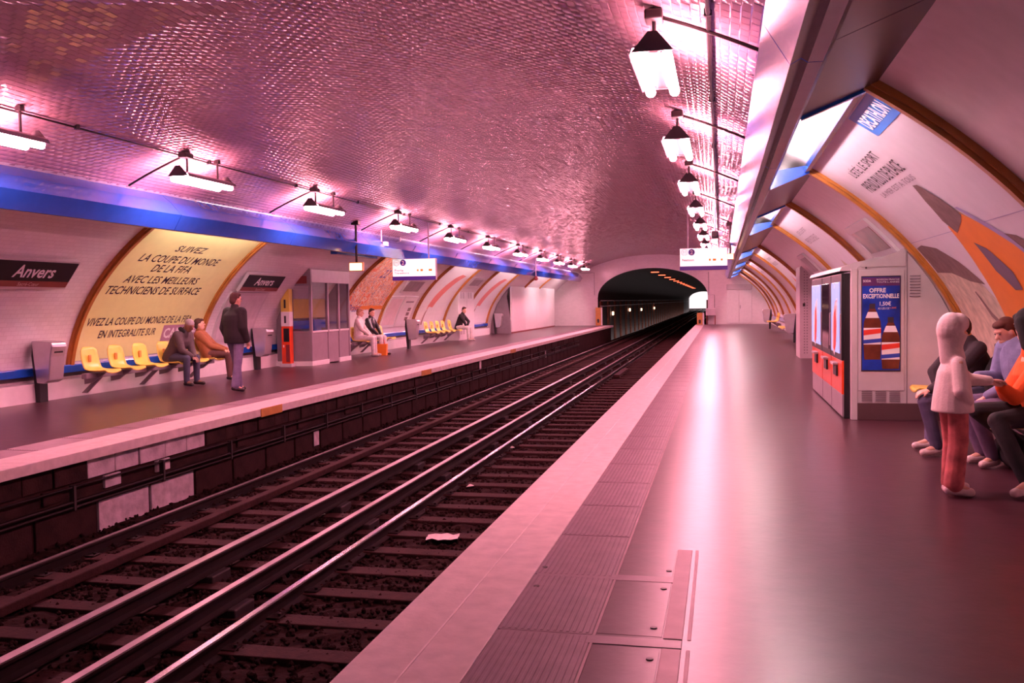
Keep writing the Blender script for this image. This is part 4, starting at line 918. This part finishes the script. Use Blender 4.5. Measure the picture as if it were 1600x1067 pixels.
def layer(name, prims, m, parent, vox=.012, it=4):
    b = MB()
    for p in prims:
        if p[0] == 'c': caps_mesh(b, *p[1:])
        elif p[0] == 'l': loft_mesh(b, *p[1:])
        else: ell_mesh(b, *p[1:])
    o = b.build(name, m, parent); md = o.modifiers.new('r', 'REMESH'); md.mode = 'VOXEL'; md.voxel_size = vox
    s = o.modifiers.new('s', 'SMOOTH'); s.factor = .5; s.iterations = it
    dg = bpy.context.evaluated_depsgraph_get(); me = bpy.data.meshes.new_from_object(o.evaluated_get(dg)); o.modifiers.clear(); old = o.data; o.data = me; bpy.data.meshes.remove(old)
    me.polygons.foreach_set('use_smooth', [True]*len(me.polygons)); me.update()
    return o
def basis(f):
    f = Vector(f).normalized(); l = Vector((0, 0, 1)).cross(f).normalized(); u = f.cross(l)
    return Matrix((f, l, u)).transposed()
def hand(P, wrist, tip, palm_n, thumb_side, sc=1.0, curl=.5, fr=.009):
    """palm, four bent fingers of unequal length and a thumb from the side of the palm"""
    w = Vector(wrist); d = (Vector(tip)-w).normalized(); n = Vector(palm_n); n = (n-d*n.dot(d)).normalized(); s = d.cross(n)*thumb_side
    pc = w+d*.05*sc
    for k in (-1, 0, 1): P.append(('c', w+s*.012*k*sc, w+d*.085*sc+s*.026*k*sc, .017*sc, .014*sc))
    for k, L in zip((1.5, .5, -.5, -1.5), (.070, .078, .073, .058)):
        a = w+d*.088*sc+s*.0185*k*sc; m = a+(d*math.cos(curl*.6)+n*math.sin(curl*.6))*L*.5*sc+s*.003*k; e = m+(d*math.cos(curl*1.7)+n*math.sin(curl*1.7))*L*.5*sc
        P.append(('c', a, m, fr*sc*1.05, fr*sc)); P.append(('c', m, e, fr*sc, fr*sc*.85))
    a = w+d*.03*sc+s*.022*sc; m = a+(d*.6+s*.75+n*.2).normalized()*.042*sc; e = m+(d*.85+s*.3+n*.4).normalized()*.034*sc
    P.append(('c', a, m, fr*1.25*sc, fr*1.1*sc)); P.append(('c', m, e, fr*1.1*sc, fr*.9*sc))
SK = {}
def skin(tone): return mat('skin_%s' % tone, {'fair': (.66, .36, .27), 'tan': (.50, .24, .17), 'dark': (.22, .10, .07)}[tone], .5, var=.06)
def cloth(name, col, var=.18, rough=.85): return mat('cloth_'+name, col, rough, var=var, scale=14, bump=.25, bscale=60)
def person(label, root, J, face, skin_t, top, bottom, shoes, hair, vox=.012, cat='person', hands='relaxed', topname='jacket', skirt=0, bulk=1.0, hood=False, bareheaded=True, hairkind='short', palm=None, hs=1.0, flare=0, collar=None):
    """J: world joints; face: facing direction of the head"""
    t = empty('person', root, label, cat); o = Vector(root); j = {k: Vector(v)-o for k, v in J.items()}
    B = []; T = []; Q = []; Sx = []; fdir = Vector(face).normalized(); R = basis(fdir)
    hc = j['head']; hh = J.get('_hs', 1.0) if False else hs
    # body (skin): head, neck, torso core, limbs
    B.append(('e', hc, (.092*hh, .074*hh, .118*hh), R)); jaw = hc+R@Vector((.028, 0, -.075))*hh; B.append(('e', jaw, (.060*hh, .054*hh, .052*hh), R))
    B.append(('c', hc+R@Vector((.085, 0, .010))*hh, hc+R@Vector((.108, 0, -.022))*hh, .011*hh, .016*hh)); 
    B.append(('e', hc+R@Vector((.086, 0, -.066))*hh, (.014*hh, .026*hh, .010*hh), R)); B.append(('e', hc+R@Vector((.078, 0, .034))*hh, (.018*hh, .055*hh, .012*hh), R))
    for s in (-1, 1): B.append(('e', hc+R@Vector((-.005, s*.077, -.010))*hh, (.022*hh, .010*hh, .032*hh), R))
    B.append(('c', j['neck'], hc+R@Vector((-.015, 0, -.05))*hh, .060*hh, .052*hh)); bs = .66 if skirt else 1; B.append(('c', j['pelvis'], j['chest'], .10*bs, .11*bs)); B.append(('c', j['chest'], j['neck'], .10*bs, .06*bs))
    sideax = (j['shL']-j['shR']).normalized()
    for s in 'LR':
        B.append(('c', j['neck']-Vector((0, 0, .03)), j['sh'+s], .05*bs, .055*bs)); B.append(('c', j['sh'+s], j['el'+s], .048*bs, .038*bs)); B.append(('c', j['el'+s], j['wr'+s], .038*bs, .026*bs)); B.append(('c', j['pelvis'], j['hip'+s], .09, .085)); B.append(('c', j['hip'+s], j['kn'+s], .075, .052)); B.append(('c', j['kn'+s], j['an'+s], .050, .034)); B.append(('c', j['an'+s], j['to'+s], .034, .03))
        pn = (palm or {}).get(s, Vector((0, 0, -1))); d = (j['wr'+s]-j['el'+s]).normalized()
        if 'hd'+s in j: tip = j['hd'+s]
        else: tip = j['wr'+s]+d*.1
        hand(B, j['wr'+s], tip, pn, 1 if s == 'L' else -1, .95*hs, .55, .009 if vox < .009 else .0115)
    layer('body', B, skin(skin_t), t, vox)
    # garment on the upper body
    k = bulk; pe, ch, nk = j['pelvis'], j['chest'], j['neck']; mid = pe.lerp(ch, .5)
    up_ = (ch-pe).normalized(); shm = (j['shL']+j['shR'])/2; dn = Vector((0, 0, -1)) if skirt else -up_
    sw = (j['shL']-j['shR']).length/2/.185
    st = [(pe+dn*(skirt+.16 if skirt else .10), .205*k, .15*k)] if skirt else [(pe+dn*.11, .18*k, .13*k)]
    st += [(pe, .190*k, .142*k), (pe.lerp(ch, .5), .180*k, .135*k), (ch, .195*k*sw, .138*k), (ch.lerp(shm, .6), .190*k*sw, .125*k), (shm+up_*.03, .150*sw, .095), (nk+up_*.0, .078, .075)]
    if skirt: st = [(pe+dn*.13, .168, .150), (pe+dn*.03, .158, .140), (pe.lerp(ch, .5), .145, .122), (ch, .132, .106), (shm, .100, .084), (nk, .066, .068)]
    T.append(('l', st, sideax))
    for s in 'LR':
        ar = .075 if not skirt else .058; T.append(('c', shm, j['sh'+s]-sideax*(.03 if s == 'L' else -.03), ar+.008, ar*k)); T.append(('c', j['sh'+s]-sideax*(.02 if s == 'L' else -.02), j['el'+s], (ar+.004)*k, .062*k)); T.append(('c', j['el'+s], j['el'+s].lerp(j['wr'+s], .93), .062*k, .046*k))
    T.append(('c', nk+Vector((0, 0, -.05)), nk+(hc-nk)*.16, .085, .074))
    if hood:
        T.append(('e', hc+R@Vector((-.036, 0, .012)), (.112*hh, .100*hh, .144*hh), R)); T.append(('e', hc+R@Vector((.018, 0, .062)), (.090*hh, .088*hh, .088*hh), R)); T.append(('l', [(nk+Vector((0, 0, -.05)), .085, .092), (nk+R@Vector((-.02, 0, .04)), .072, .085), (hc+R@Vector((-.025, 0, -.06)), .085, .10), (hc+R@Vector((-.01, 0, 0)), .09, .105)], sideax))
    layer(topname, T, top, t, vox)
    if collar:
        C = [('c', nk+sideax*.05*f+fdir*.03+Vector((0, 0, .02)), nk+sideax*.06*f-fdir*.05+Vector((0, 0, .03)), .04, .045) for f in (-1, 1)]; layer('collar', C, collar, t, vox)
    # trousers
    for s in 'LR':
        kk = .76 if skirt else 1; Q.append(('c', pe, j['hip'+s], .115*kk, .112*kk)); Q.append(('c', j['hip'+s], j['kn'+s], .098*kk, .072)); e = j['kn'+s].lerp(j['an'+s], .97); Q.append(('c', j['kn'+s], e, .070, .056+flare))
    layer('trousers', Q, bottom, t, vox)
    for s in 'LR':
        a, q = j['an'+s], j['to'+s]; dd_ = (q-a); dd_.z = 0; dd_ = dd_.normalized() if dd_.length > 1e-4 else Vector((1, 0, 0)); X = [('c', a+Vector((0, 0, -.035))-dd_*.035, q, .040, .036), ('c', a, a+Vector((0, 0, -.03)), .045, .045)]
        layer('shoe', X, shoes, t, min(vox, .010))
    if hair and not hood:
        Hh = [('e', hc+R@Vector((-.022, 0, .034))*hh, (.092*hh, .083*hh, .100*hh), R)]
        if hairkind == 'long':
            for f in (-1, 0, 1): Hh.append(('c', hc+R@Vector((-.05, .055*f, .02))*hh, hc+R@Vector((-.075, .06*f, -.17))*hh, .06*hh, .05*hh))
            Hh.append(('e', hc+R@Vector((.045, 0, .085))*hh, (.05*hh, .07*hh, .035*hh), R)); Hh.append(('e', hc+R@Vector((-.03, 0, .02))*hh, (.105*hh, .10*hh, .125*hh), R))
        elif hairkind == 'short': Hh += [('e', hc+R@Vector((-.06, 0, -.02))*hh, (.055*hh, .074*hh, .075*hh), R), ('e', hc+R@Vector((.03, 0, .085))*hh, (.065*hh, .070*hh, .035*hh), R)]
        elif hairkind == 'full': Hh = [('e', hc+R@Vector((-.05, 0, .03))*hh, (.13*hh, .17*hh, .14*hh), R)]
        elif hairkind == 'cap': Hh = [('e', hc+R@Vector((-.012, 0, .045))*hh, (.096*hh, .082*hh, .082*hh), R)]
        layer('cap' if hairkind == 'cap' else 'hair', Hh, hair, t, min(vox, .010))
    for s in (-1, 1):
        e = MB(); ell_mesh(e, hc+R@Vector((.083, s*.032, .012))*hh, (.009, .014, .008), R, 8, 6); e.build('eye', M_INK, t, True)
    return t
def sit(root, fwd, lean=0.0, seat=.46, sc=1.0, knee=.46, spread=.13, foot=.05, hand_=None):
    """seated joints in world space; root = seat point on the floor below the hips; fwd = facing angle"""
    r = Vector(root); f = Vector((math.cos(fwd), math.sin(fwd), 0)); l = Vector((-f.y, f.x, 0)); z = Vector((0, 0, 1))
    def P(a, b, c): return r+f*a*sc+l*b*sc+z*c
    hz = seat+.10; J = {}; up = z*math.cos(lean)+f*math.sin(lean)
    pe = P(.0, 0, hz); J['pelvis'] = pe; J['chest'] = pe+up*.33*sc; J['neck'] = pe+up*.56*sc; nk = J['neck']
    J['head'] = nk+(up*.6+z*.4).normalized()*.155*sc+f*.04
    for s, q in (('L', 1), ('R', -1)):
        J['sh'+s] = pe+up*.48*sc+l*.185*q*sc; J['hip'+s] = P(.03, .095*q, hz-.01); J['kn'+s] = P(knee, spread*q, seat+.07); J['an'+s] = P(knee+foot-.03, spread*q*1.05, .085); J['to'+s] = P(knee+foot+.11, spread*q*1.2, .038)
        J['el'+s] = J['sh'+s]+f*(.12+lean*.2)*sc-z*.24*sc+l*.05*q; J['wr'+s] = P(knee-.10, spread*q*.8, seat+.16)
    return J
def stand(root, fwd, H=1.75, stride=.0):
    r = Vector(root); f = Vector((math.cos(fwd), math.sin(fwd), 0)); l = Vector((-f.y, f.x, 0)); z = Vector((0, 0, 1)); k = H/1.75
    P = lambda a, b, c: r+(f*a+l*b+z*c)*k
    J = dict(pelvis=P(0, 0, .97), chest=P(0, 0, 1.27), neck=P(.0, 0, 1.475), head=P(.03, 0, 1.63))
    for s, q in (('L', 1), ('R', -1)):
        g = stride*q; J['sh'+s] = P(0, .19*q, 1.405); J['el'+s] = P(-.04, .25*q, 1.13); J['wr'+s] = P(.05, .24*q, .90); J['hip'+s] = P(0, .09*q, .92); J['kn'+s] = P(g*.6+.03, .10*q, .50); J['an'+s] = P(g, .11*q, .085+(.03 if g < 0 else 0)); J['to'+s] = P(g+.15, .13*q, .04)
    return J
V_ = Vector
# ---- left platform
r = (-10.36, 16.05, 0); J = sit(r, -.12, .55, knee=.44, spread=.14, foot=.02); h = (J['knL']+J['knR'])/2
for s, q in (('L', 1), ('R', -1)): J['el'+s] = J['kn'+s]+V_((-.10, .0, .16)); J['wr'+s] = h+V_((.03, .045*q, .03)); J['hd'+s] = J['wr'+s]+V_((.08, -.02*q, -.06))
J['head'] = J['neck']+V_((.11, -.01, .12))
person('person in a dark jacket and grey cap sitting bent forward under the yellow poster', r, J, (.85, -.1, -.5), 'dark', cloth('charcoal', (.075, .045, .055)), cloth('navy_denim', (.05, .045, .09)), mat('dark_leather', (.03, .018, .02), .4), cloth('grey_knit', (.30, .22, .26)), hairkind='cap', bulk=1.16, collar=cloth('black_scarf', (.012, .01, .014)))
r = (-10.28, 17.22, 0); J = sit(r, .22, -.36, sc=.95, knee=.44, spread=.10, foot=.06)
for q in ('neck', 'head', 'chest', 'shL', 'shR'): J[q] = J[q]+V_((0, 0, -.05))
for s in 'LR': J['wr'+s] = J['kn'+s]+V_((-.08, 0, .09)); J['hd'+s] = J['wr'+s]+V_((.1, .0, -.02)); J['el'+s] = J['sh'+s].lerp(J['wr'+s], .5)+V_((-.02, 0, -.07))
person('person in a rust brown jacket leaning back on the seats by the yellow poster', r, J, (1, .5, .12), 'fair', cloth('rust', (.26, .085, .035)), cloth('brown', (.10, .035, .035)), MATS['dark_leather'], cloth('brown_hair', (.06, .025, .02)), bulk=1.1)
r = (-8.36, 14.88, 0); J = stand(r, PI/2-.35, 1.75, .13)
person('person in a black hooded jacket and blue jeans walking away along the left platform', r, J, (.45, .8, -.05), 'fair', cloth('black', (.016, .011, .014)), cloth('jeans', (.19, .16, .28)), MATS['dark_leather'], cloth('auburn_hair', (.07, .025, .022)), bulk=1.25, flare=.018)
hd = MATS['cloth_black']
r = (-10.34, 25.42, 0); J = sit(r, .15, .05, knee=.45)
person('person in pale clothes sitting just beyond the glazed booth', r, J, (1, .3, -.1), 'fair', cloth('cream', (.66, .56, .54)), cloth('pale', (.64, .56, .56)), cloth('pale_shoe', (.5, .4, .4)), cloth('sandy_hair', (.45, .22, .14)), vox=.014)
r = (-10.30, 26.15, 0); J = sit(r, -.1, .12, knee=.45, spread=.12)
person('person in a black leather jacket sitting under the collage poster', r, J, (.9, -.45, -.05), 'fair', mat('black_leather', (.018, .013, .018), .3), MATS['cloth_pale'], MATS['dark_leather'], MATS['cloth_brown_hair'], vox=.014, bulk=1.08)
t = empty('shopping_bag', (-9.80, 25.95, 0), 'small orange shopping bag on the floor by the black leather jacket', 'bag'); b = MB(); b.add([(-.13, -.07, 0), (.13, -.07, 0), (.13, .07, 0), (-.13, .07, 0), (-.15, -.05, .34), (.15, -.05, .34), (.15, .05, .34), (-.15, .05, .34)], [(0, 3, 2, 1), (0, 1, 5, 4), (1, 2, 6, 5), (2, 3, 7, 6), (3, 0, 4, 7), (4, 5, 6, 7)]); b.build('pouch', M_ORANGE, t); MB().tube([(-.07, 0, .33), (-.05, 0, .46), (.05, 0, .46), (.07, 0, .33)], .01, 6).build('handle', M_PRED, t)
r = (-10.34, 36.0, 0); J = sit(r, -.1, .35, knee=.46)
person('person in a black jumper sitting bent forward at the end of the far seats', r, J, (.9, -.5, -.1), 'fair', MATS['cloth_black'], MATS['cloth_pale'], MATS['cloth_pale_shoe'], MATS['cloth_brown_hair'], vox=.015)
# ---- right platform
VX = .0085
# child in white hoodie
r = (1.70, 7.54, 0); J = stand(r, .30, 1.42, .05); J['head'] = V_((1.715, 7.55, 1.235)); J['neck'] = V_((1.70, 7.54, 1.07)); J['chest'] = V_((1.70, 7.54, .93)); J['pelvis'] = V_((1.70, 7.54, .76))
J['shL'] = V_((1.69, 7.66, 1.00)); J['elL'] = V_((1.84, 7.70, .86)); J['wrL'] = V_((2.00, 7.70, .85)); J['hdL'] = V_((2.08, 7.72, .85))
J['shR'] = V_((1.72, 7.42, 1.00)); J['elR'] = V_((1.72, 7.37, .80)); J['wrR'] = V_((1.79, 7.43, .72)); J['hdR'] = V_((1.76, 7.50, .68))
M_PATT = mat('red_patterned_cloth', (.52, .13, .13), .85, var=.55, scale=9)
person('child in a white hooded jacket and red trousers standing before the seated group', r, J, (1, .35, -.08), 'fair', cloth('white_fleece', (.74, .60, .58), .08), M_PATT, cloth('white_shoe', (.70, .52, .52)), cloth('dark_brown_hair', (.05, .018, .015)), vox=VX, hood=True, bulk=.86, skirt=.16, flare=.018, hs=.92)
# person partly hidden behind the child
r = (2.50, 9.75, 0); J = sit(r, PI+.35, .42, knee=.52, spread=.17, foot=-.02)
J['head'] = V_((2.185, 9.75, 1.16)); J['neck'] = V_((2.28, 9.76, 1.01)); J['knR'] = V_((2.05, 9.95, .53)); J['knL'] = V_((1.86, 9.30, .52)); J['anL'] = V_((1.97, 9.34, .085)); J['toL'] = V_((1.84, 9.28, .04))
J['elL'] = V_((2.08, 9.36, .72)); J['wrL'] = V_((1.90, 9.28, .63)); J['hdL'] = V_((1.79, 9.28, .60))
person('person in dark top and jeans sitting half hidden behind the hooded child', r, J, (-.8, -.55, -.35), 'fair', cloth('dark_plum', (.03, .018, .026)), cloth('jeans_dark', (.10, .085, .16)), MATS['cloth_white_shoe'], MATS['cloth_dark_brown_hair'], hairkind='full', vox=VX, bulk=.98, palm={'L': V_((0, .3, -1)), 'R': V_((0, 0, -1))}, hs=1.02)
# denim jacket
r = (2.66, 9.05, 0); J = sit(r, PI+.45, .22, knee=.60, spread=.10, foot=-.05)
J['head'] = V_((2.50, 9.12, 1.175)); J['neck'] = V_((2.58, 9.10, 1.03)); J['knL'] = V_((2.12, 8.62, .53)); J['knR'] = V_((2.10, 8.92, .55)); J['wrR'] = V_((2.24, 9.06, .78)); J['elR'] = V_((2.44, 9.2, .76)); J['hdR'] = V_((2.14, 9.04, .80)); J['anL'] = V_((2.30, 8.75, .09)); J['toL'] = V_((2.20, 8.68, .04)); J['anR'] = V_((2.28, 9.0, .09)); J['toR'] = V_((2.16, 8.95, .04))
person('person in a blue denim jacket and jeans looking down beside the orange jacket', r, J, (-.85, -.25, -.40), 'fair', cloth('denim', (.20, .20, .36)), cloth('jeans_mauve', (.20, .14, .25)), MATS['cloth_white_shoe'], cloth('brown_fringe', (.10, .03, .025)), vox=VX)
# orange jacket
r = (2.52, 8.20, 0); J = sit(r, PI+.35, .30, knee=.50, spread=.12)
J['head'] = V_((2.37, 8.12, 1.255)); J['neck'] = V_((2.43, 8.15, 1.09)); J['shL'] = V_((2.46, 8.02, .96)); J['elL'] = V_((2.23, 7.90, .70)); J['wrL'] = V_((2.10, 7.78, .80)); J['hdL'] = V_((2.02, 7.72, .86)); J['shR'] = V_((2.46, 8.38, .96)); J['elR'] = V_((2.25, 8.18, .70)); J['wrR'] = V_((2.13, 7.90, .79)); J['hdR'] = V_((2.06, 7.82, .84))
J['knL'] = V_((2.08, 7.80, .53)); J['anL'] = V_((2.22, 7.52, .10)); J['toL'] = V_((2.10, 7.42, .045)); J['knR'] = V_((2.04, 8.20, .56)); J['anR'] = V_((2.50, 8.42, .18)); J['toR'] = V_((2.40, 8.50, .14))
person('person with long black hair in a bright orange jacket holding the child by the hands', r, J, (-.30, .92, -.22), 'fair', cloth('bright_orange', (.80, .10, .012), .08), cloth('black_trousers', (.014, .010, .013)), MATS['cloth_white_shoe'], cloth('black_hair', (.010, .006, .008)), vox=VX, hairkind='long')
# bags
t = empty('black_bag', (2.56, 9.42, .46), 'soft black bag on the seats between the seated people', 'bag')
layer('pouch', [('e', (0, 0, .25), (.17, .17, .24)), ('e', (0, .05, .38), (.12, .12, .12)), ('e', (0, -.05, .3), (.14, .12, .2))], cloth('black_nylon', (.010, .008, .010)), t, .012)
MB().tube([(-.02, -.1, .42), (-.05, -.05, .56), (-.05, .05, .58), (-.02, .12, .44)], .014, 8).build('strap', MATS['cloth_black_nylon'], t)
t = empty('black_holdall', (2.50, 8.72, 0), 'large black holdall on the floor under the seats of the right group', 'bag')
layer('pouch', [('c', (0, -.32, .14), (0, .28, .14), .14, .14), ('e', (0, 0, .15), (.17, .46, .145))], MATS['cloth_black_nylon'], t, .014)
MB().tube([(-.08, -.2, .26), (-.15, -.1, .31), (-.15, .1, .31), (-.08, .2, .26)], .014, 8).build('strap', MATS['cloth_black_nylon'], t)
